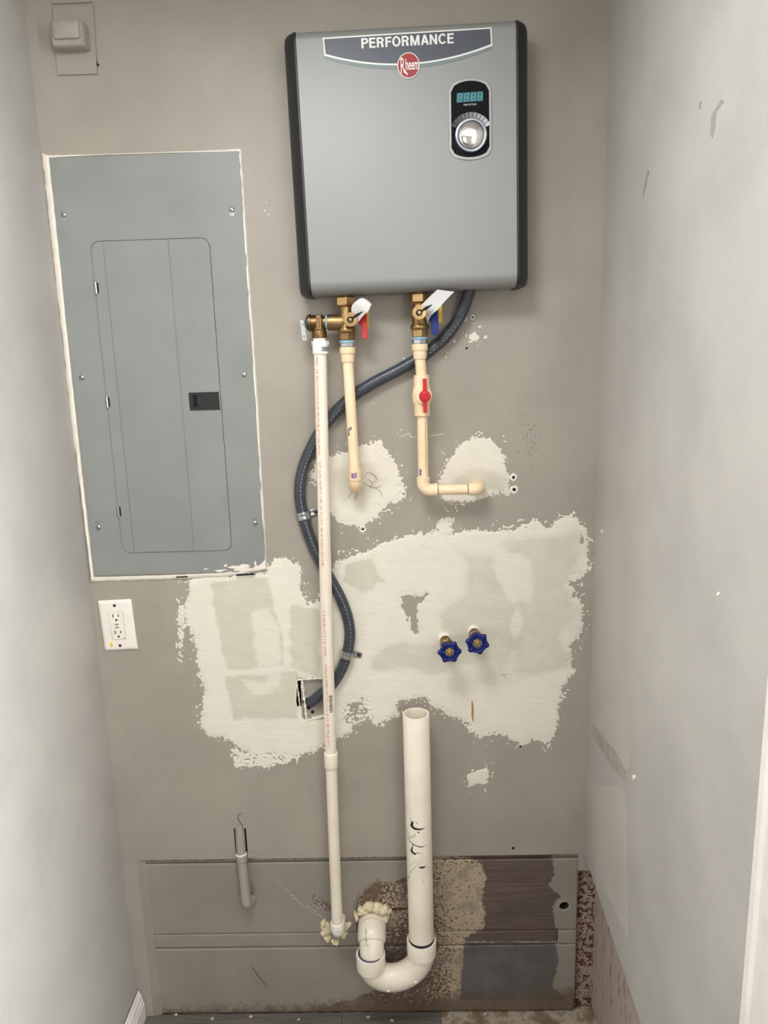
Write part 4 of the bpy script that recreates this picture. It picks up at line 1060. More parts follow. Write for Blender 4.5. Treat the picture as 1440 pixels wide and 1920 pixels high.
# ================================================================== plumbing
YV = -0.050                                  # line of the valves, half way through the heater's depth
def vx(px, py): return W(px, py, YV)
def stack(px, rows, y=YV):
    """profile (radius, z) from rows of (y pixel, width in pixels) below one another"""
    return [(ML(w, px, py, y)/2, W(px, py, y).z) for py, w in rows]
def vert(mb, px, rows, y=YV, seg=28, ph=0.0, x=None):
    c = W(px, rows[0][0], y)
    mb.lathe([(r, z) for r, z in reversed(stack(px, rows, y))], (c.x if x is None else x, y, 0), (0, 0, 1), seg, ph)
    return mb
def arc_text(mb, s, c, r, a0, step, size, y):
    for i, ch in enumerate(s):
        tg = text_geo(ch, size, 0.0, 0.8); a = a0-step*i
        e = Vector((math.sin(a), 0, -math.cos(a))); n = Vector((math.cos(a), 0, math.sin(a)))
        put_text(mb, tg, lambda x, yy: c+n*(r+yy)+e*(x-size*0.25)+Vector((0, y, 0)))

def service_valve(name, px, ytop, side, label, handle, port):
    """brass isolation valve: union nut, body, drain port disc facing out, lever on the right, cap lever behind it"""
    d = px; q = lambda k: ytop+k
    x = W(px, q(45), YV).x
    t = thing(name, (x, YV, W(px, q(88), YV).z), label, 'valve')
    mb = MB(); vert(mb, px, [(q(0)-6, 25), (q(3), 25), (q(5), 22), (q(9), 22)], x=x); mk('threaded_neck', mb, 'brass_bright', t, sm=40)
    mb = MB(); vert(mb, px, [(q(7), 34), (q(9), 38.5), (q(23), 38.5), (q(25), 34), (q(26.5), 30)], seg=6, ph=R(20 if side else 8), x=x); mk('union_nut', mb, 'brass_bright', t, sm=20, bevel=0.0006)
    mb = MB(); vert(mb, px, [(q(25), 24), (q(38), 24), (q(43), 27), (q(50), 28.5), (q(62), 27), (q(65), 30), (q(68), 34), (q(72), 35), (q(74), 33), (q(76), 29)], x=x, seg=36)
    if port:
        c = W(px, q(55), YV); r = ML(14.5, px, q(55), YV)
        mb.lathe([(r*0.9, 0), (r, 0.006), (r*1.02, 0.034), (r*0.98, 0.0380)], (x, YV, c.z), (-1, 0, 0), 32)
    mk('valve_body', mb, 'brass', t, sm=40)
    mb = MB(); vert(mb, px, [(q(75), 30), (q(76), 31.5), (q(88), 31.5), (q(89), 29)], seg=6, ph=R(12), x=x); mk('lower_nut', mb, 'brass_bright' if side else 'brass', t, sm=20, bevel=0.0004)
    # drain port towards the room
    c = W(px+8 if port else px, q(50) if port else q(43), YV-0.036); r = ML(13.3, px, q(48), YV-0.036)
    c = Vector((c.x, YV, c.z))
    mb = MB(); mb.lathe([(r*0.92, 0.012), (r*0.92, 0.026), (r, 0.027), (r, 0.0355), (r*0.95, 0.0365), (r*0.5, 0.0368), (0, 0.0369)], c, (0, -1, 0), 36, caps=False); cap = mk('drain_cap', mb, 'brass_bright', t, sm=40)
    mb = MB(); arc_text(mb, 'OPEN', c, r*0.56, R(118), R(24), r*0.40, -0.0372); arc_text(mb, 'CLOSE', c, r*0.56, R(-38) if port else R(-40), R(24), r*0.34, -0.0372); mk('cap_lettering', mb, 'bronze', cap, sm=0)
    mb = MB(); mb.lathe([(r*0.26, 0.036), (r*0.26, 0.0405), (r*0.18, 0.0415), (0, 0.0417)], c, (0, -1, 0), 20, caps=False); mk('cap_stud', mb, 'brass_bright', cap)
    mb = MB(); cc = c+Vector((0, -0.0390, 0))
    mb.tube([cc+Vector((r*0.36*math.cos(2*PI*i/20), 0, r*0.36*math.sin(2*PI*i/20))) for i in range(21)], r*0.11, 8)
    e = Vector((math.cos(R(29)), -0.15, math.sin(R(29)))).normalized()
    L_ = ML(27, px, q(50), YV-0.04)
    mb.tube([cc+e*(r*0.36), cc+e*(L_*0.40), cc+e*(L_*0.45), cc+e*(L_*0.74), cc+e*(L_*0.78), cc+e*L_], [r*0.14, r*0.15, r*0.21, r*0.20, r*0.12, r*0.10], 10); mk('cap_leash', mb, 'strap_black', t, sm=40)
    # shut-off lever on the right, hanging down
    hx = W(px+18, q(54), YV).x
    mb = MB(); mb.lathe([(0.0095, 0), (0.0095, 0.010), (0.0075, 0.012)], (hx-0.004, YV, W(px, q(50), YV).z), (1, 0, 0), 20)
    z0, z1 = W(px, q(87 if not side else 86), YV).z, W(px, q(34 if not side else 31), YV).z
    xa, xb = W(px+(22 if side else 28), q(60), YV).x, W(px+(36 if side else 40), q(60), YV).x
    mb.prism([(xa+0.0015, YV-0.012, z0), (xb, YV-0.012, z0), (xb-0.001, YV-0.004, z1), (xa-0.0015, YV-0.004, z1), (xa-0.003, YV-0.006, (z0*0.45+z1*0.55)), (xa-0.0005, YV-0.008, (z0*0.55+z1*0.45))], (0, 0.0065, 0))
    mk('shutoff_lever', mb, handle, t, sm=30, bevel=0.0009)
    z0, z1 = W(px, q(67 if not side else 64), YV+0.012).z, W(px, q(28 if not side else 23), YV+0.012).z
    xa, xb = W(px+34, q(60), YV+0.012).x, W(px+43, q(60), YV+0.012).x
    mb = MB(); mb.box((xa, YV+0.006, z0), (xb, YV+0.0105, z1)); mb.box((x+0.008, YV+0.005, (z0+z1)/2-0.004), (xb, YV+0.0095, (z0+z1)/2+0.004)); mk('drain_lever', mb, 'yellow', t, sm=0, bevel=0.0009)
    # sealant and steel insert of the joint below belong to the pipe thread
    return t, x
hot, HX = service_valve('service_valve', 649, 549, 0, 'brass service valve with red lever under the heater', 'red', True)
cold, CX = service_valve('service_valve', 786, 543, 1, 'brass service valve with blue lever under the heater', 'blue', False)

def pipe_adapter(t, px, y0, x, mat='cpvc', k=1.0):
    """sealant ring, steel insert, stepped plastic socket; y0 is the sealant's upper pixel"""
    q = lambda a: y0+a
    mb = MB(); vert(mb, px, [(q(0), 27), (q(0.5), 28.5), (q(4.6), 28.5), (q(5), 27)], x=x, seg=30); mk('thread_sealant', mb, 'teflon', t, sm=40)
    mb = MB(); vert(mb, px, [(q(5), 28), (q(5.4), 30.5), (q(11), 30.5), (q(12), 27), (q(13.5), 27)], x=x, seg=8); mk('steel_insert', mb, 'steel', t, sm=20)
    mb = MB(); vert(mb, px, [(q(13), 28), (q(13.6), 30), (q(24), 30), (q(25), 29), (q(25.6), 26), (q(40), 25), (q(41), 24), (q(41.2), 20)], x=x); mk('socket_adapter', mb, mat, t, sm=40)
# ---- left CPVC drop
RC = 0.0111
ph_ = thing('supply_pipe', (HX, YV, W(666, 905, YV).z), 'cream plastic water pipe dropping from the red-lever valve to the wall', 'pipe')
pipe_adapter(ph_, 652, 638, HX)
ztop = W(653, 675, YV).z; ebx = W(666, 900, YV)
mb = MB(); mb.tube([(HX, YV, ztop), (HX+(ebx.x-HX)*0.4, YV, ztop*0.6+ebx.z*0.4), (ebx.x, YV, ebx.z+0.012)], RC, 28); mk('pipe', mb, 'cpvc', ph_, sm=40)
mb = MB(); zc = ebx.z
mb.lathe([(RC*1.02, 0.0245), (RC*1.24, 0.024), (RC*1.24, 0.0)], (ebx.x, YV, zc), (0, 0, 1), 28, caps=False)
el = arc((ebx.x, YV+0.016, zc), (0, -1, 0), (0, 0, -1), 0.016, 0, PI/2, 10)
mb.tube(el+[(ebx.x, 0.004, el[-1].z)], RC*1.24, 28); mk('elbow', mb, 'cpvc', ph_, sm=50)
mb = MB()
def on_cyl(c, ax_z, r, ang, z): return Vector((c[0]+r*math.sin(ang), c[1]-r*math.cos(ang), z))
def cyl_patch(mb, cx, cy, r, a0, a1, z0, z1, n=4, jag=0.0, seed=0):
    rnd = random.Random(seed); V = []; Fq = []
    for j in range(n+1):
        for i in range(n+1):
            a = a0+(a1-a0)*i/n+(rnd.random()-0.5)*jag; z = z0+(z1-z0)*j/n+(rnd.random()-0.5)*jag*r
            V.append((cx+r*math.sin(a), cy-r*math.cos(a), z))
    for j in range(n):
        for i in range(n): k = j*(n+1)+i; Fq.append((k, k+1, k+n+2, k+n+1))
    mb.add(V, Fq); return mb
cyl_patch(mb, ebx.x, YV, RC*1.255, -0.6, 0.35, zc+0.006, zc+0.017, 4, 0.25, 3); mk('primer_smear', mb, 'purple', ph_, sm=40)
mb = MB(); zz = W(660, 806, YV-RC).z; cyl_patch(mb, HX+(ebx.x-HX)*0.55, YV, RC*1.02, -0.85, -0.45, zz-0.012, zz+0.004, 3, 0.2, 4); cyl_patch(mb, HX+(ebx.x-HX)*0.55, YV, RC*1.02, -0.35, -0.05, zz-0.002, zz+0.006, 3, 0.2, 5); mk('grey_scuff_mark', mb, 'pen', ph_, sm=40)

# ---- right CPVC line with ball valve
pc_ = thing('supply_pipe', (CX, YV, W(793, 930, YV).z), 'cream plastic water pipe with red-handled ball valve and two elbows', 'pipe')
pipe_adapter(pc_, 788, 632, CX)
z1 = W(789, 672, YV).z; z2 = W(790, 704, YV).z
bx = W(791, 742, YV).x; ex = W(794, 915, YV)
mb = MB(); mb.tube([(CX, YV, z1), (bx, YV, z2-0.004)], RC, 28); mk('pipe', mb, 'cpvc', pc_, sm=40)
mb = MB(); vert(mb, 790, [(703, 26), (703.6, 29), (723, 29.5), (728, 33), (735, 35.5), (744, 36.5), (752, 35), (757, 32), (760, 29.5), (779, 29), (780, 26)], x=bx, seg=36)
cv = W(797, 743, YV-0.03); r = ML(15, 790, 743, YV)
mb.lathe([(r, 0), (r, 0.021), (r*0.96, 0.023), (0, 0.0232)], (cv.x-0.002, YV, cv.z), (0, -1, 0), 32, caps=False)
bv = mk('ball_valve', mb, 'cpvc', pc_, sm=35)
mb = MB(); r = ML(11, 790, 743, YV-0.03)
mb.lathe([(r, 0.022), (r, 0.030), (r*0.92, 0.0315), (r*0.66, 0.0317), (r*0.62, 0.0325), (0, 0.0325)], (cv.x, YV, cv.z), (0, -1, 0), 32, caps=False)
hz0, hz1 = W(797, 774, YV-0.03).z, W(796, 710, YV-0.03).z; hw = ML(7, 797, 743)/2
mb.box((cv.x-hw, YV-0.0295, hz0), (cv.x+hw, YV-0.0235, hz1)); hd = mk('valve_handle', mb, 'red', bv, sm=35, bevel=0.0006)
mb = MB()
for k, s in enumerate(('FULL', 'TURN', '1/4')):
    tg = text_geo(s, 0.0026, 0.0, 1.0, 'CENTER'); put_text(mb, tg, lambda x_, y_: Vector((cv.x+x_, YV-0.0327, cv.z+0.0022-k*0.0030+y_)))
mk('handle_marks', mb, 'badge_red', bv, sm=0)
zb = W(792, 778, YV).z
ez = W(794, 919, YV).z                        # axis of the level run
mb = MB(); mb.tube([(bx, YV, zb), (ex.x, YV, ez+0.022)], RC, 28); mk('pipe', mb, 'cpvc', pc_, sm=40)
e2 = W(896, 918, YV); RE = RC*1.22; zrun2 = e2.z+0.0015
mb = MB(); mb.lathe([(RC*1.02, 0.028), (RE*1.05, 0.0275), (RE, 0.016)], (ex.x, YV, ez), (0, 0, 1), 28, caps=False)
el = arc((ex.x+0.016, YV, ez+0.016), (-1, 0, 0), (0, 0, -1), 0.016, 0, PI/2, 10)
xh = W(820, 922, YV).x
mb.tube([(ex.x, YV, ez+0.022)]+el+[(xh-0.001, YV, el[-1].z)], RE, 28); mb.lathe([(RE, -0.006), (RE*1.05, -0.005), (RE*1.05, 0), (RC, 0.0002)], (xh, YV, el[-1].z), (1, 0, 0), 28, caps=False); mk('elbow', mb, 'cpvc', pc_, sm=50)
x3 = W(878, 920, YV).x; xe = W(899, 918, YV).x; zl = el[-1].z
mb = MB(); mb.tube([(xh-0.004, YV, zl), (x3+0.004, YV, zrun2)], RC, 28); mk('pipe', mb, 'cpvc', pc_, sm=40)
mb = MB(); el = arc((xe-0.014, YV+0.014, zrun2), (0, -1, 0), (1, 0, 0), 0.014, 0, PI/2, 10)
mb.tube([(x3, YV, zrun2)]+el+[(xe, 0.004, zrun2)], RE, 28); mk('elbow', mb, 'cpvc', pc_, sm=50)
for xx in (xh+0.0006, x3-0.0016):
    mb = MB(); mb.lathe([(RC*1.012, 0), (RC*1.012, 0.0014)], (xx, YV, (zl+zrun2)/2), (1, 0, 0), 28, caps=False); mk('glue_line', mb, 'rust', pc_)
mb = MB(); c0 = (ex.x*0.5+bx*0.5, YV); zp = W(790, 886, YV-RC).z; cyl_patch(mb, ex.x, YV, RC*1.03, -0.9, -0.35, zp-0.007, zp+0.007, 4, 0.25, 6); mk('primer_smear', mb, 'purple', pc_, sm=40)
mb = MB(); cyl_patch(mb, ex.x*0.6+bx*0.4, YV, RC*1.012, 0.45, 0.62, W(800, 880, YV).z, W(800, 790, YV).z, 6, 0.02, 6); lab(mk('tan_stripe', mb, 'tan', pc_, sm=40), 'faint tan stripe down the pipe')

# ---- relief valve on the hot side
rz = W(600, 605, YV).z; rx = W(598, 612, YV).x
prv = thing('relief_valve', (rx, YV, W(598, 634, YV).z), 'bronze pressure relief valve with flat steel test lever', 'valve')
xp = W(612, 605, YV).x; rr = ML(14, 600, 605, YV)
mb = MB(); x0 = W(579, 605, YV).x
mb.lathe([(rr*0.95, 0), (rr*1.16, 0.0008), (rr*1.16, 0.0045), (rr, 0.0055), (rr, 0.0275), (rr*0.86, 0.030), (rr*0.86, xp-x0)], (x0, YV, rz), (1, 0, 0), 36)
vert(mb, 598, [(604, 25), (618, 25), (624, 28), (626, 28.5), (633, 28.5), (634, 26)], x=rx); mk('valve_body', mb, 'bronze', prv, sm=40)
mb = MB(); lx = W(597.5, 605, YV-rr).x; mb.box((lx-0.0050, YV-rr-0.0016, rz-0.0135), (lx+0.0050, YV-rr+0.004, rz+0.0135)); pl2 = mk('name_plate', mb, 'brass', prv, sm=0, bevel=0.0006)
mb = MB()
for k, (w0, h0, zo) in enumerate(((0.0060, 0.0012, 0.0095), (0.0060, 0.0012, 0.0060), (0.0012, 0.005, 0.0078), (0.0012, 0.011, -0.004), (0.005, 0.0012, 0.002), (0.005, 0.0012, -0.0095))):
    xo = 0 if k in (0, 1, 4, 5) else (-0.0024 if k == 2 else 0.0016)
    mb.box((lx+xo-w0/2, YV-rr-0.0021, rz+zo-h0/2), (lx+xo+w0/2, YV-rr-0.0014, rz+zo+h0/2))
mk('raised_marks', mb, 'bronze', pl2, sm=0)
mb = MB(); mb.lathe([(rr*1.02, 0), (rr*0.98, 0.0035), (rr*0.70, 0.0065), (rr*0.35, 0.0078), (0, 0.008)], (x0+0.0004, YV, rz), (-1, 0, 0), 32, caps=False); mk('spring_cap', mb, 'dark_steel', prv, sm=40)
t0, t1 = W(566.5, 600, YV-0.006), W(571, 639, YV-0.006); dv = (t1-t0); mid = (t0+t1)/2
mb = MB(); mb.obox(mid, dv/2, Vector((0.0048, 0.002, 0)), Vector((0.0004, -0.0009, 0)))
u_ = dv.normalized()
mb.obox((t0.x+0.007, YV, rz), Vector((0.006, 0, 0)), Vector((0, 0.0022, 0)), Vector((0, 0, 0.0022)))
lv = mk('test_lever', mb, 'steel', prv, sm=0, bevel=0.0005)
for k in (0.22, 0.78):
    p = t0+dv*k; mb = MB(); mb.lathe([(0.0017, 0.0012), (0, 0.0014)], p, (-0.1, -1, 0), 12, caps=False); mk('lever_hole', mb, 'slot', lv)
mb = MB(); mb.lathe([(rr*0.84, 0), (rr*0.90, 0.001), (rr*0.90, 0.0035), (rr*0.84, 0.0045)], (xp-0.0018, YV, rz), (1, 0, 0), 30); mk('thread_sealant', mb, 'teflon', prv, sm=40)

# ---- long PVC discharge pipe
RP = 0.01335; YE = -0.046
d_top, d_bot = W(600.5, 663, YV), W(632.5, 1738, YE)
disch = thing('discharge_pipe', (d_bot.x, YE, W(632, 1760, YE).z), 'tall cream PVC discharge pipe from relief valve to wall near floor', 'pipe')
mb = MB(); vert(mb, 599.5, [(633, 24), (640, 24)], x=rx); mk('thread_stub', mb, 'pvc', disch, sm=40)
mb = MB(); vert(mb, 599.5, [(639, 27), (639.5, 33), (647.5, 33), (648, 29)], x=rx+0.001, seg=8); vert(mb, 599.5, [(647, 29), (648, 30.5), (663, 30), (664, 26)], x=rx+0.001); ad = mk('male_adapter', mb, 'pvc_white', disch, sm=25)
mb = MB(); zc0, zc1 = W(605, 659, YV).z, W(605, 650, YV).z; ra = ML(30.8, 600, 655, YV)/2; rnd = random.Random(5)
for k in range(9):
    a = 0.25+k*0.13; cyl_patch(mb, rx+0.001, YV, ra*1.004, a, a+0.04+0.05*rnd.random(), zc0, zc1, 1)
mk('barcode', mb, 'ink', ad)
mid_ = W(631.5, 1424, (YV+YE)/2)
def ax_at(z):                    # axis of the pipe at height z
    k = (z-d_bot.z)/(d_top.z-d_bot.z); return Vector((d_bot.x+(d_top.x-d_bot.x)*k-0.0035*math.sin(PI*k), YE+(YV-YE)*k, z))
path = [ax_at(d_bot.z+(d_top.z+0.004-d_bot.z)*i/40) for i in range(41)]
mb = MB(); mb.tube(path, RP, 32); mk('pipe', mb, 'pvc', disch, sm=40)
za, zb_ = W(632, 1438, YE).z, W(630, 1409, YE).z
mb = MB(); mb.tube([ax_at(z) for z in (za, za+0.0015, za+0.003, zb_-0.003, zb_-0.0015, zb_)], [RP*1.04, RP*1.17, RP*1.2, RP*1.2, RP*1.17, RP*1.04], 32); mk('coupling', mb, 'pvc', disch, sm=40)
e0 = ax_at(d_bot.z); mb = MB()
el = arc((e0.x, YE+0.018, e0.z), (0, -1, 0), (0, 0, -1), 0.018, 0, PI/2, 10)
mb.lathe([(RP, 0.0135), (RP*1.22, 0.013), (RP*1.22, 0)], (e0.x, YE, e0.z), (0, 0, 1), 28, caps=False); mb.tube(el+[(e0.x, 0.02, el[-1].z)], RP*1.22, 28); mk('elbow', mb, 'pvc_white', disch, sm=50)
def pipe_text(s, ypix0, ypix1, size, mat, off=-0.25, ang=-0.35, sx=None, name='pipe_lettering'):
    """lettering running down the pipe, wrapped on its surface"""
    z0, z1 = W(610, ypix0, YV-RP).z, W(610, ypix1, YV-RP).z
    tg = text_geo(s, 1.0, off*0.0); ww = max(p[0] for p in tg[0]); mb = MB()
    def fn(x, y):
        z = z0+(z1-z0)*x/ww; c = ax_at(z); a = ang+y*size/RP
        return Vector((c.x+(RP+0.0004)*math.sin(a), c.y-(RP+0.0004)*math.cos(a), z))
    # text top points to the right when it runs downwards
    put_text(mb, tg, fn); return mk(name, mb, mat, disch, sm=0)
pipe_text('04007  3/4" PVC 1120 SCH 40 PR 480 PSI @ 23\u00b0C NSF-PW-G', 668, 852, 0.0068, 'pvc_red', ang=-0.62)
pipe_text('U.P. Code  ASTM D 1785  UL  D\'-1/2-P  08/19/14 22:51 EXT.4 BP', 866, 1062, 0.0068, 'pvc_red', ang=-0.50)
pipe_text('CHARLOTTE PIPE', 1145, 1232, 0.0088, 'pvc_red', ang=-0.55)
pipe_text('half/lgnan 04007 3/4" PVC SCH 40 PR 480 PSI @ 23\u00b0C', 1246, 1402, 0.0072, 'pvc_red', ang=-0.42)
mb = MB(); z0, z1 = W(629, 1337, YV-RP).z, W(629, 1304, YV-RP).z; rnd = random.Random(9); z = z0
while z < z1:
    h_ = 0.0005+0.0014*rnd.random(); c = ax_at(z); V = []
    for i in range(5):
        a = 0.10+0.60*i/4
        for zz in (z, z+h_): V.append((c.x+(RP+0.00015)*math.sin(a), c.y-(RP+0.00015)*math.cos(a), zz))
    mb.add(V, [(2*i, 2*i+2, 2*i+3, 2*i+1) for i in range(4)]); z += h_+0.0006+0.0008*rnd.random()
lab(mk('barcode', mb, 'ink', disch, sm=0), 'small black barcode')

# ================================================================== flexible conduit
cpts = [(884, 532, -0.040), (878, 552, -0.034), (864, 590, -0.024), (836, 631, -0.017), (800, 662, -0.0145), (750, 692, -0.0135), (700, 718, -0.0135), (660, 744, -0.0135), (630, 772, -0.0135), (601, 808, -0.0135), (579, 850, -0.0135), (566, 888, -0.0135), (562, 925, -0.0135), (568, 965, -0.0135), (580, 1005, -0.0135),
        (597, 1045, -0.0135), (617, 1082, -0.0140), (638, 1120, -0.0140), (651, 1155, -0.0140), (656, 1190, -0.0140), (651, 1224, -0.0140), (640, 1256, -0.0135), (622, 1284, -0.011), (602, 1302, -0.004), (588, 1313, 0.003), (580, 1318, 0.008)]
cp3 = smooth_path([Vector((W(882, 545, -0.036).x, -0.036, 1.7925))]+[W(a, b_, y) for a, b_, y in cpts[1:]], 40)
# even spacing
acc = [0.0]
for i in range(1, len(cp3)): acc.append(acc[-1]+(cp3[i]-cp3[i-1]).length)
N = int(acc[-1]/0.0013); pts = []; j = 0
for k in range(N+1):
    s = acc[-1]*k/N
    while j < len(acc)-2 and acc[j+1] < s: j += 1
    u = (s-acc[j])/max(1e-9, acc[j+1]-acc[j]); pts.append(cp3[j].lerp(cp3[j+1], u))
CR = 0.0126
cond = thing('flexible_conduit', (pts[-1].x, 0, pts[-1].z), 'dark grey flexible electrical conduit curving down behind the pipes', 'conduit')
mb = MB(); mb.tube(pts, [CR*(1+0.011*math.sin(2*PI*k*0.0013/0.0052)) for k in range(N+1)], 24); mk('conduit_sheath', mb, 'conduit', cond, sm=60)
mb = MB()                                   # printed dashes along the sheath
for k in range(40, N-60, 1):
    if (k % 7) > 3 or (150 < k < 290): continue
    t_ = (pts[k+1]-pts[k-1]).normalized(); n_ = Vector((0, -1, 0)); n_ = (n_-t_*n_.dot(t_)).normalized(); g = t_.cross(n_)
    def sp(kk, a): return pts[kk]+n_*(CR*1.016*math.cos(a))+g*(CR*1.016*math.sin(a))
    a0 = -0.30
    mb.add([sp(k, a0), sp(k, a0+0.055), sp(k+1, a0+0.055), sp(k+1, a0)], [(0, 1, 2, 3)])
mk('printed_line', mb, 'conduit_print', cond, sm=0)['kind'] = 'stuff'
def near(px, py):
    w_ = W(px, py, -0.0135); return min(range(len(pts)), key=lambda i: (pts[i]-w_).length)
def strap(px, py, ang_tab, label, tabdir):
    i = near(px, py); c = pts[i]; t_ = (pts[i+2]-pts[i-2]).normalized(); n_ = Vector((0, -1, 0)); n_ = (n_-t_*n_.dot(t_)).normalized(); g = t_.cross(n_)
    if g.dot(tabdir) < 0: g = -g
    th = thing('pipe_strap', (c.x, 0, c.z), label, 'strap', 'zinc straps holding the conduit')
    mb = MB(); L = []
    r0 = CR*1.06
    arcp = [n_*(r0*math.cos(a))+g*(r0*math.sin(a)) for a in [R(-100+i_*12) for i_ in range(17)]]
    flat = [g*(r0*1.25)+n_*(-CR*0.80), g*(r0*1.75)+n_*(-CR*0.94), g*(r0*2.55)+n_*(-CR*0.96)]
    prof_ = arcp+flat
    W2 = [0.0085]*len(arcp)+[0.0075, 0.0080, 0.0065]
    for p, w_ in zip(prof_, W2):
        o2 = p.normalized()*0.0013 if p.length < CR*1.2 else n_*0.0013
        row = []
        for s, e_ in ((-1, 0), (-0.45, 0.0009), (-0.2, 0.0), (0.2, 0.0), (0.45, 0.0009), (1, 0)):
            row.append(c+p+t_*(w_*s)+o2*(1+e_/0.0013))
        for s in (1, -1): row.append(c+p+t_*(w_*s))
        L.append(row)
    mb.loft(L); mk('band', mb, 'steel', th, sm=40)
    q = c+g*(r0*2.1)+n_*(-CR*0.96+0.0013); mb = MB(); mb.lathe([(0.0046, 0), (0.0046, 0.0012), (0.0036, 0.0026), (0.0018, 0.0028), (0.0016, 0.0014), (0, 0.0014)], q, n_, 18, caps=False); mk('strap_screw', mb, 'dark_steel', th)
strap(568, 966, 0, 'zinc pipe strap on the conduit left of the tall white pipe', Vector((1, 0, 0.1)))
strap(651, 1226, 0, 'zinc pipe strap on the conduit right of the tall white pipe', Vector((1, 0, 0.1)))

# ---- recessed junction box where the conduit enters
jc = (jb0+jb1)/2
jbx = thing('junction_box', (jc.x, 0.01, jb0.z), 'recessed metal junction box where the grey conduit enters the wall', 'junction box')
a0 = W(567, 1347, 0.006); a1 = W(611, 1272, 0.006); hc = W(579, 1318, 0.006)
mb = MB()
n = 28; rout = [(a0.x, a0.z), (a1.x, a0.z), (a1.x, a1.z), (a0.x, a1.z)]
def rect_at(t):             # point on the rectangle in direction t from the hole
    dx, dz = math.cos(t), math.sin(t); k = 1e9
    if dx > 1e-6: k = min(k, (a1.x-hc.x)/dx)
    if dx < -1e-6: k = min(k, (a0.x-hc.x)/dx)
    if dz > 1e-6: k = min(k, (a1.z-hc.z)/dz)
    if dz < -1e-6: k = min(k, (a0.z-hc.z)/dz)
    return (hc.x+dx*k, hc.z+dz*k)
angs = sorted([2*PI*i/n for i in range(n)]+[math.atan2(z-hc.z, x-hc.x) % (2*PI) for x, z in rout])
outer = [(x, 0.006, z) for x, z in map(rect_at, angs)]
jr = [0.0145*(1+0.12*math.sin(3.1*a)+0.08*math.sin(7*a)) for a in angs]
inner = [(max(hc.x+r_*math.cos(a), a0.x+0.0004), 0.006, hc.z+r_*math.sin(a)) for a, r_ in zip(angs, jr)]
mb.loft([[(x, 0.010, z) for x, y, z in outer], outer, inner, [(x, 0.010, z) for x, y, z in inner]], caps=False); mk('cover_plate', mb, 'painted_part', jbx, sm=30)
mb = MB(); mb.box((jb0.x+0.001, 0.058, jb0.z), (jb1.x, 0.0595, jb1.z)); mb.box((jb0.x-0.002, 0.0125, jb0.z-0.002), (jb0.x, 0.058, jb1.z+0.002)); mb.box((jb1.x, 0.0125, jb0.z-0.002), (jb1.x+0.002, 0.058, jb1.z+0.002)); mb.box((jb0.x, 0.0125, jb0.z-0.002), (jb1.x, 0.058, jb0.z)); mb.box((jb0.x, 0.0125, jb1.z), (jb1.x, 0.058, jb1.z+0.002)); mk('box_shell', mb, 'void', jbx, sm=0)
h2 = W(586, 1335, 0.0055); mb = MB(); mb.lathe([(0.0042, 0), (0.0036, 0.0002), (0, 0.0002)], (h2.x, 0.0058, h2.z), (0, -1, 0), 16, caps=False); mk('screw_hole', mb, 'void', jbx)
rnd = random.Random(12)
def ragged(p0, p1, w0, th, seed, n=26):
    rnd = random.Random(seed); mb = MB(); L = []
    for i in range(n+1):
        t = i/n; p = p0.lerp(p1, t); d = (p1-p0).normalized(); nn = Vector((-d.z, 0, d.x))
        w_ = w0*(0.5+rnd.random()); k = w0*(rnd.random()-0.5)*0.7; h_ = th*(0.4+rnd.random())
        L.append([p+nn*(k-w_)+Vector((0, 0.006, 0)), p+nn*(k-w_*0.7)+Vector((0, -h_, 0)), p+nn*(k+w_*0.6)+Vector((0, -h_*0.8, 0)), p+nn*(k+w_)+Vector((0, 0.006, 0))])
    mb.loft(L); return mb
mk('filler_rim', ragged(W(566, 1274, 0), W(575, 1352, 0), 0.0030, 0.003, 1), 'compound', jbx, sm=0)
mk('filler_rim', ragged(W(556, 1276, 0), W(563, 1332, 0), 0.0012, 0.002, 2), 'compound', jbx, sm=0)
mk('filler_rim', ragged(W(572, 1350, 0), W(609, 1343, 0), 0.0020, 0.003, 3), 'compound', jbx, sm=0)
mk('filler_rim', ragged(W(609, 1343, 0), W(611, 1300, 0), 0.0020, 0.003, 4), 'compound', jbx, sm=0)
mk('filler_rim', ragged(W(558, 1274, 0), W(608, 1271, 0), 0.0020, 0.003, 5), 'compound', jbx, sm=0)
# lower part of the slot beside the box is closed with filler
mb = MB(); mb.box((jb0.x, 0.001, jb0.z), (W(566, 1340).x, 0.006, W(560, 1326).z)); mk('filler_plug', mb, 'compound', jbx, sm=0)

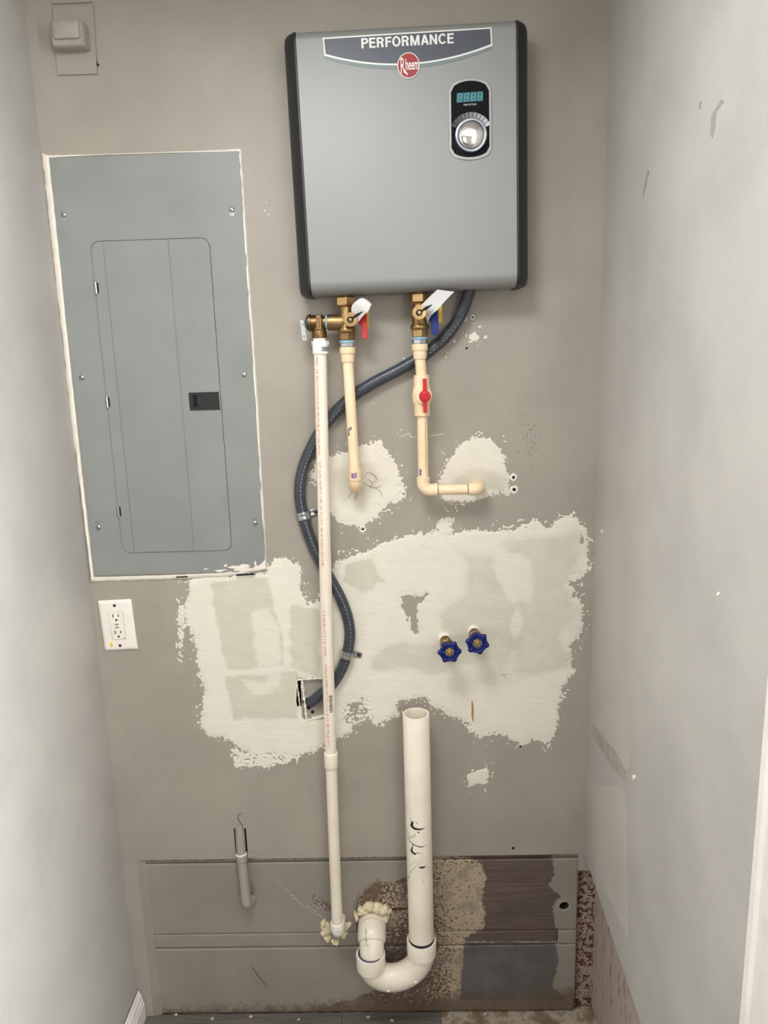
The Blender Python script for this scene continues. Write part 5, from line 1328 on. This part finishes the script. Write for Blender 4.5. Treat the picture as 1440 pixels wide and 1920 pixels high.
# ================================================================== hose valves with blue wheels
def hose_valve(px, py, wx_, wz_, rot, label):
    c = W(px, py, -0.074); w_ = W(wx_, wz_, 0.0)
    ax = (c-w_).normalized(); t = thing('hose_valve', (w_.x, 0, w_.z), label, 'valve', 'blue-wheeled valves on the patched wall')
    mb = MB(); mb.lathe([(0.0150, -0.004), (0.0148, 0.004), (0.0142, 0.011), (0.0130, 0.014), (0.0118, 0.014)], w_, ax, 24); mk('filler_collar', mb, 'caulk', t, sm=40)
    mb = MB(); mb.lathe([(0.0118, 0.006), (0.0118, 0.024), (0.0132, 0.025), (0.0132, 0.038), (0.0108, 0.040), (0.0100, 0.052), (0.0088, 0.058), (0.0060, 0.062), (0.0045, 0.072)], w_, ax, 24); mk('valve_body', mb, 'bronze', t, sm=35)
    mb = MB(); mb.lathe([(0.0142, 0.028), (0.0150, 0.029), (0.0150, 0.037), (0.0142, 0.038)], w_, ax, 6, R(15)); mk('packing_nut', mb, 'brass', t, sm=20, bevel=0.0004)
    # wheel: six bosses joined by rims that leave slots
    e1 = ax.cross(Vector((0, 0, 1))).normalized(); e2 = e1.cross(ax)
    P_ = lambda r_, a, h=0.0: c+e1*(r_*math.cos(a))+e2*(r_*math.sin(a))+ax*h
    mb = MB(); RO = 0.0205
    for k in range(6):
        a = R(rot+60*k); b_ = R(rot+60*(k+1))
        q = P_(RO, a); mb.ball(q, 0.0064, 0.0056, 0.0064, 14, 8)
        m_ = P_(RO*0.90, (a+b_)/2)
        mb.tube([P_(RO, a), m_, P_(RO, b_)], [0.0046, 0.0040, 0.0046], 10)
        mb.tube([P_(RO*0.55, a-0.02, 0.001), P_(RO*0.9, a)], 0.0040, 8)
    mb.tube([P_(RO*0.62, R(10*k)) for k in range(37)], 0.0030, 10)
    wh = mk('handwheel', mb, 'blue_wheel', t, sm=60)
    mb = MB(); mb.lathe([(0.0084, -0.001), (0.0084, 0.0008), (0.0074, 0.0016)], c, ax, 28); mk('washer', mb, 'brass_bright', t, sm=30)
    mb = MB(); mb.lathe([(0.0046, 0.001), (0.0046, 0.0046), (0.0036, 0.0054)], c, ax, 6); mb.lathe([(0.0024, 0.005), (0.0022, 0.0075), (0, 0.0078)], c, ax, 14, caps=False); mk('wheel_nut', mb, 'brass_bright', t, sm=30)
hose_valve(843, 1222.5, 833, 1196, 0, 'left blue six-lobed wheel valve above the standpipe')
hose_valve(895, 1206, 888, 1183, 14, 'right blue six-lobed wheel valve, higher of the pair')

# ================================================================== standpipe with trap
RS = 0.0302; YT = -0.062
sx0, sx1 = W(780, 1340, YT), W(791, 1790, YT)
drain = thing('standpipe_drain', ((sx0.x+sx1.x)/2-0.06, YT, W(742, 1858, YT).z), 'white PVC standpipe with U-shaped trap low on the wall', 'drain pipe')
xr_ = W(791, 1790, YT-RS*0.6).x; xl_ = W(694.5, 1800, YT-RS*0.6).x
zel = W(694, 1720, YT).z; xel = W(694, 1725, YT-RS*0.6).x
zr_ = W(791, 1800, YT-RS).z; zl_ = W(694, 1826, YT-RS).z
ztp = W(780, 1338, YT).z
mb = MB(); prof = [(RS, 0), (RS, ztp-zr_-0.001), (RS*0.985, ztp-zr_), (RS*0.86, ztp-zr_), (RS*0.85, ztp-zr_-0.002), (RS*0.85, ztp-zr_-0.16)]
axd = Vector((sx0.x-xr_, 0, ztp-zr_)).normalized()
mb.lathe(prof, (xr_, YT, zr_), axd, 48, caps=False); mk('standpipe', mb, 'drain', drain, sm=40)
mb = MB(); rnd = random.Random(2)             # saw burrs on the cut end
for k in range(16):
    a = rnd.uniform(0.1, PI-0.1) if k < 10 else rnd.uniform(PI, 2*PI); p = Vector((xr_, YT, zr_))+axd*(ztp-zr_)+Vector((math.cos(a)*RS*0.94, math.sin(a)*RS*0.94, 0))
    mb.tube([p, p+Vector((rnd.uniform(-1, 1)*0.001, 0, rnd.uniform(0.0008, 0.0035)))], 0.0006, 5)
mk('saw_burr', mb, 'drain', drain)['kind'] = 'stuff'
RT = RS*1.04
cu = (xr_+xl_)/2; ru = (xr_-xl_)/2
mb = MB(); path = []
for i in range(33):
    a = PI*i/32; z = zr_+(zl_-zr_)*(i/32)
    path.append((cu+ru*math.cos(a), YT, z-ru*math.sin(a)*0.92))
mb.tube(path, RT, 40); 
trap = mk('trap_bend', mb, 'drain', drain, sm=60)
for (x_, z_, up_) in ((xr_, zr_, axd), (xl_, zl_, Vector((0.0, 0, 1)))):
    mb = MB(); mb.lathe([(RT, -0.010), (RS*1.17, -0.008), (RS*1.18, 0.030), (RS*1.16, 0.0312), (RS*1.01, 0.0312), (RS*1.0, 0.025)], (x_, YT, z_), up_, 44, caps=False); hb = mk('trap_hub', mb, 'drain', drain, sm=35)
mb = MB(); mb.lathe([(RS*1.012, 0.024), (RS*1.012, 0.0385)], (xr_, YT, zr_), axd, 44, caps=False); lab(mk('glue_ring', mb, 'ink', drain), 'black cement ring')
ul = Vector((xel-xl_, 0, zel-zl_)).normalized()
mb = MB(); mb.lathe([(RS*1.012, 0.026), (RS*1.012, 0.0350)], (xl_, YT, zl_), ul, 44, caps=False); lab(mk('glue_ring', mb, 'primer_dark', drain), 'thin dark purple primer ring')
zax = W(697, 1708, 0.0).z-RS*1.15
mb = MB(); el = arc((xel, YT+0.046, zax-0.046), (0, -1, 0), (0, 0, 1), 0.046, 0, PI/2, 14)
mb.tube([(xl_, YT, zl_)]+el+[(xel, 0.03, el[-1].z)], RS, 40); mk('riser', mb, 'drain', drain, sm=60)
mb = MB(); j_ = 8; tj = (el[9]-el[7]).normalized()
mb.tube([el[7], el[7]+tj*0.0015, el[10], el[12], el[13]], [RS*1.01, RS*1.13, RS*1.15, RS*1.15, RS*1.15], 40); mb.tube([el[13], (xel, 0.02, el[-1].z)], RS*1.15, 40); mk('elbow_hub', mb, 'drain', drain, sm=50)
for a_, b_ in ((0.62, 0.35), (0.30, 0.30)):
    i = int(a_*32); p = Vector(path[i]); d_ = Vector((p.x-cu, 0, p.z-zr_)).normalized(); nrm = (Vector((0, -1, 0))*0.93+d_*0.36).normalized()
    mb = MB(); mb.lathe([(0.0042, -0.0012), (0.0040, 0.0010), (0.0030, 0.0022), (0, 0.0024)], p+nrm*RT, nrm, 14, caps=False); mk('mould_pip', mb, 'drain', trap)
def pipe_stroke(pp_, w_, mat='ink', name='marker_stroke', r=RS):
    """pen stroke on the standpipe: pixels of the photograph turned into angle and height"""
    P3 = []
    for a, b_ in pp_:
        q = W(a, b_, YT-RS); zz = q.z; cx_z = xr_+(sx0.x-xr_)*(zz-zr_)/(ztp-zr_)
        s = max(-0.97, min(0.97, (W(a, b_, YT-RS*0.9).x-cx_z)/r)); P3.append((math.asin(s), zz, cx_z))
    sp_ = smooth_path([Vector((a*r, 0, z)) for a, z, c_ in P3], 6); mb = MB(); L = []
    for i, p in enumerate(sp_):
        tt = (sp_[min(i+1, len(sp_)-1)]-sp_[max(i-1, 0)]).normalized(); nn = Vector((-tt.z, 0, tt.x)); k = w_[min(len(w_)-1, int(i/len(sp_)*len(w_)))] if isinstance(w_, (list, tuple)) else w_
        for s in (1, -1):
            q = p+nn*(k*s); an = q.x/r; cx_z = xr_+(sx0.x-xr_)*(q.z-zr_)/(ztp-zr_); L.append(Vector((cx_z+(r+0.0002)*math.sin(an), YT-(r+0.0002)*math.cos(an), q.z)))
    mb.add(L, [(2*i, 2*i+1, 2*i+3, 2*i+2) for i in range(len(sp_)-1)]); return mk(name, mb, mat, drain, sm=0)
pipe_stroke([(768, 1537), (773, 1543), (772, 1550), (777, 1554), (787, 1555), (796, 1554)], [0.0006, 0.0030, 0.0038, 0.0030, 0.0022, 0.0012])
pipe_stroke([(779, 1541), (783, 1545)], 0.0006); pipe_stroke([(783, 1560), (786, 1561)], 0.0014)
pipe_stroke([(764, 1563), (766, 1575), (772, 1574)], 0.0005); pipe_stroke([(768, 1568), (774, 1572), (779, 1564)], 0.0005)
pipe_stroke([(764, 1578), (774, 1584), (788, 1588), (801, 1587)], [0.0008, 0.0010, 0.0012, 0.0004])
pipe_stroke([(775, 1584), (773, 1592), (772, 1598), (777, 1602), (784, 1599), (793, 1601)], [0.0008, 0.0018, 0.0034, 0.0024, 0.0007, 0.0003])
pipe_stroke([(786, 1626), (792, 1627), (798, 1626)], [0.0020, 0.0026, 0.0016]); pipe_stroke([(789, 1612), (778, 1628), (769, 1642), (767, 1656)], [0.0002, 0.0003, 0.0004, 0.0010])
pipe_stroke([(766, 1634), (773, 1622), (783, 1613)], 0.0002); pipe_stroke([(790, 1650), (795, 1655), (793, 1658)], 0.0004, 'pen')
def riser_stroke(pts_, w_):
    mb = MB(); L = []
    P3 = []
    for a, b_ in pts_:
        q = W(a, b_, YT-RS); cxz = xl_+(xel-xl_)*(q.z-zl_)/(zel-zl_); s = max(-0.95, min(0.95, (q.x-cxz)/RS)); P3.append(Vector((cxz+RS*1.006*s, YT-RS*1.006*math.sqrt(1-s*s), q.z)))
    mb.tube(smooth_path(P3, 5), w_, 5); return mk('pen_mark', mb, 'blue', drain)
for pp_ in ([(685, 1743), (687, 1745), (685, 1748)], [(684, 1750), (688, 1750)], [(686, 1753), (686, 1758)], [(684, 1761), (688, 1762)], [(685, 1765), (688, 1765), (686, 1770), (684, 1776)], [(688, 1772), (691, 1775)]): riser_stroke(pp_, 0.0006)
# spray foam round the two outlets
def foam(name, blobs, label):
    mb = MB(); rnd = random.Random(len(blobs)*7)
    for k, (px, py, y, rx_, rz_) in enumerate(blobs):
        c = W(px, py, y); mb.ball(c, rx_, 0.014, rz_, 16, 10, 0.14, k+3)
        for q_ in range(4): mb.ball(c+Vector(((rnd.random()-0.5)*rx_*1.7, -0.004*rnd.random(), (rnd.random()-0.5)*rz_*1.7)), rx_*(0.3+0.3*rnd.random()), 0.010, rz_*(0.3+0.35*rnd.random()), 10, 7, 0.22, k*5+q_)
    o = mk(name, mb, 'foam', sm=60); return tag(o, label, 'foam', 'spray foam round the drain outlets')
foam('spray_foam', [(682, 1706, 0.0, 0.014, 0.010), (693, 1700, -0.002, 0.016, 0.011), (707, 1702, -0.002, 0.017, 0.011), (719, 1706, -0.002, 0.015, 0.011), (727, 1706, 0.004, 0.008, 0.006), (722, 1720, 0.002, 0.010, 0.014), (669, 1718, 0.004, 0.006, 0.012)], 'yellowish spray foam lump above the trap outlet')
foam('spray_foam', [(613, 1740, 0.008, 0.014, 0.018), (608, 1730, 0.009, 0.008, 0.012), (614, 1756, 0.009, 0.010, 0.012), (648, 1736, 0.009, 0.010, 0.012), (654, 1730, 0.010, 0.006, 0.006), (645, 1750, 0.009, 0.009, 0.012), (630, 1765, 0.010, 0.010, 0.006)], 'yellowish spray foam lump round the tall pipe\'s elbow')

# ================================================================== painted drain stub, lower left
q0, q1, q2 = W(449.5, 1548, 0.010), W(453, 1606, -0.004), W(462, 1690, -0.022)
stub = thing('painted_drain_stub', (q2.x, -0.02, q2.z-0.02), 'grey painted drain stub hooking into the lower left boards', 'pipe')
RD = 0.0118
mb = MB(); mb.tube(smooth_path([q0, (q0+q1)/2, q1, (q1+q2)/2+Vector((0, -0.001, 0)), q2, q2+Vector((0.002, 0.006, -0.011)), q2+Vector((0.005, 0.022, -0.015)), q2+Vector((0.006, 0.045, -0.015))], 8), RD, 26); mk('pipe', mb, 'painted_part', stub, sm=50)
mb = MB(); d_ = (q2-q1).normalized(); mb.lathe([(RD, -0.006), (RD*1.16, -0.005), (RD*1.18, 0.012), (RD*1.05, 0.0135)], q1-d_*0.002, d_, 26, caps=False); cl_ = mk('collar', mb, 'painted_part', stub, sm=40)
mb = MB(); mb.lathe([(RD*1.0, -0.0066), (RD*1.19, -0.0056), (RD*1.19, -0.0030)], q1-d_*0.002, d_, 26, caps=False); lab(mk('chipped_rim', mb, 'caulk', stub, sm=40), 'chipped white rim of the collar')
tb = W(474, 1603, -0.002); mb = MB(); mb.prism([(tb.x-0.014, -0.002, tb.z-0.006), (tb.x+0.004, -0.002, tb.z-0.007), (tb.x+0.008, -0.002, tb.z-0.001), (tb.x+0.006, -0.002, tb.z+0.006), (tb.x-0.012, -0.002, tb.z+0.005)], (0, -0.0014, 0)); tbo = mk('strap_tab', mb, 'painted_part', stub, sm=0, bevel=0.0006)
mb = MB(); mb.lathe([(0.0038, 0), (0.0032, 0.0016), (0, 0.002)], (tb.x, -0.0034, tb.z-0.0005), (0, -1, 0), 14, caps=False); mk('strap_screw', mb, 'painted_part', stub)

# ================================================================== paper tags on the valves
def tag_sheet(name, rows, th, label):
    """a thin curled strip given as rows of (left pixel, right pixel, depth)"""
    mb = MB(); A = smooth_path([W(a[0], a[1], y) for a, b_, y in rows], 6); B = smooth_path([W(b_[0], b_[1], y) for a, b_, y in rows], 6)
    n = len(A); V = []; Fq = []; m_ = 5
    for i in range(n):
        t_ = (A[min(i+1, n-1)]-A[max(i-1, 0)]); nn = t_.cross(B[i]-A[i])
        nn = nn.normalized() if nn.length > 1e-9 else Vector((0, -1, 0))
        for s in (0.0, th):
            for j in range(m_): V.append(A[i].lerp(B[i], j/(m_-1))+nn*s)
    R_ = 2*m_
    for i in range(n-1):
        for j in range(m_-1):
            k = i*R_+j; Fq.append((k, k+1, k+R_+1, k+R_)); k += m_; Fq.append((k, k+R_, k+R_+1, k+1))
        Fq.append((i*R_, i*R_+R_, i*R_+R_+m_, i*R_+m_)); k = i*R_+m_-1; Fq.append((k, k+m_, k+R_+m_, k+R_))
    mb.add(V, Fq)
    return mk(name, mb, 'paper', sm=60)
yt = YV-0.026
o = tag_sheet('paper_tag', [((663, 604), (668, 612), yt+0.014), ((660, 590), (674, 601), yt+0.006), ((659, 576), (683, 590), yt-0.001), ((666, 566), (690, 584), yt-0.006), ((678, 559), (696, 571.5), yt-0.006), ((690, 563), (699, 573), yt+0.004), ((697, 570), (701, 576), yt+0.016)], 0.0003, '')
tag(o, 'curled white paper tag tied to the red-lever valve', 'tag')
o = tag_sheet('paper_tag', [((801, 604), (800, 609), yt+0.020), ((795, 588), (806, 596), yt+0.008), ((789, 574), (812, 588), yt-0.002), ((795, 567), (820, 581), yt-0.006), ((806, 556), (834, 565), yt-0.010), ((820, 543), (852, 547), yt-0.016)], 0.0003, '')
tag(o, 'long white paper tag slanting up from the blue-lever valve', 'tag')
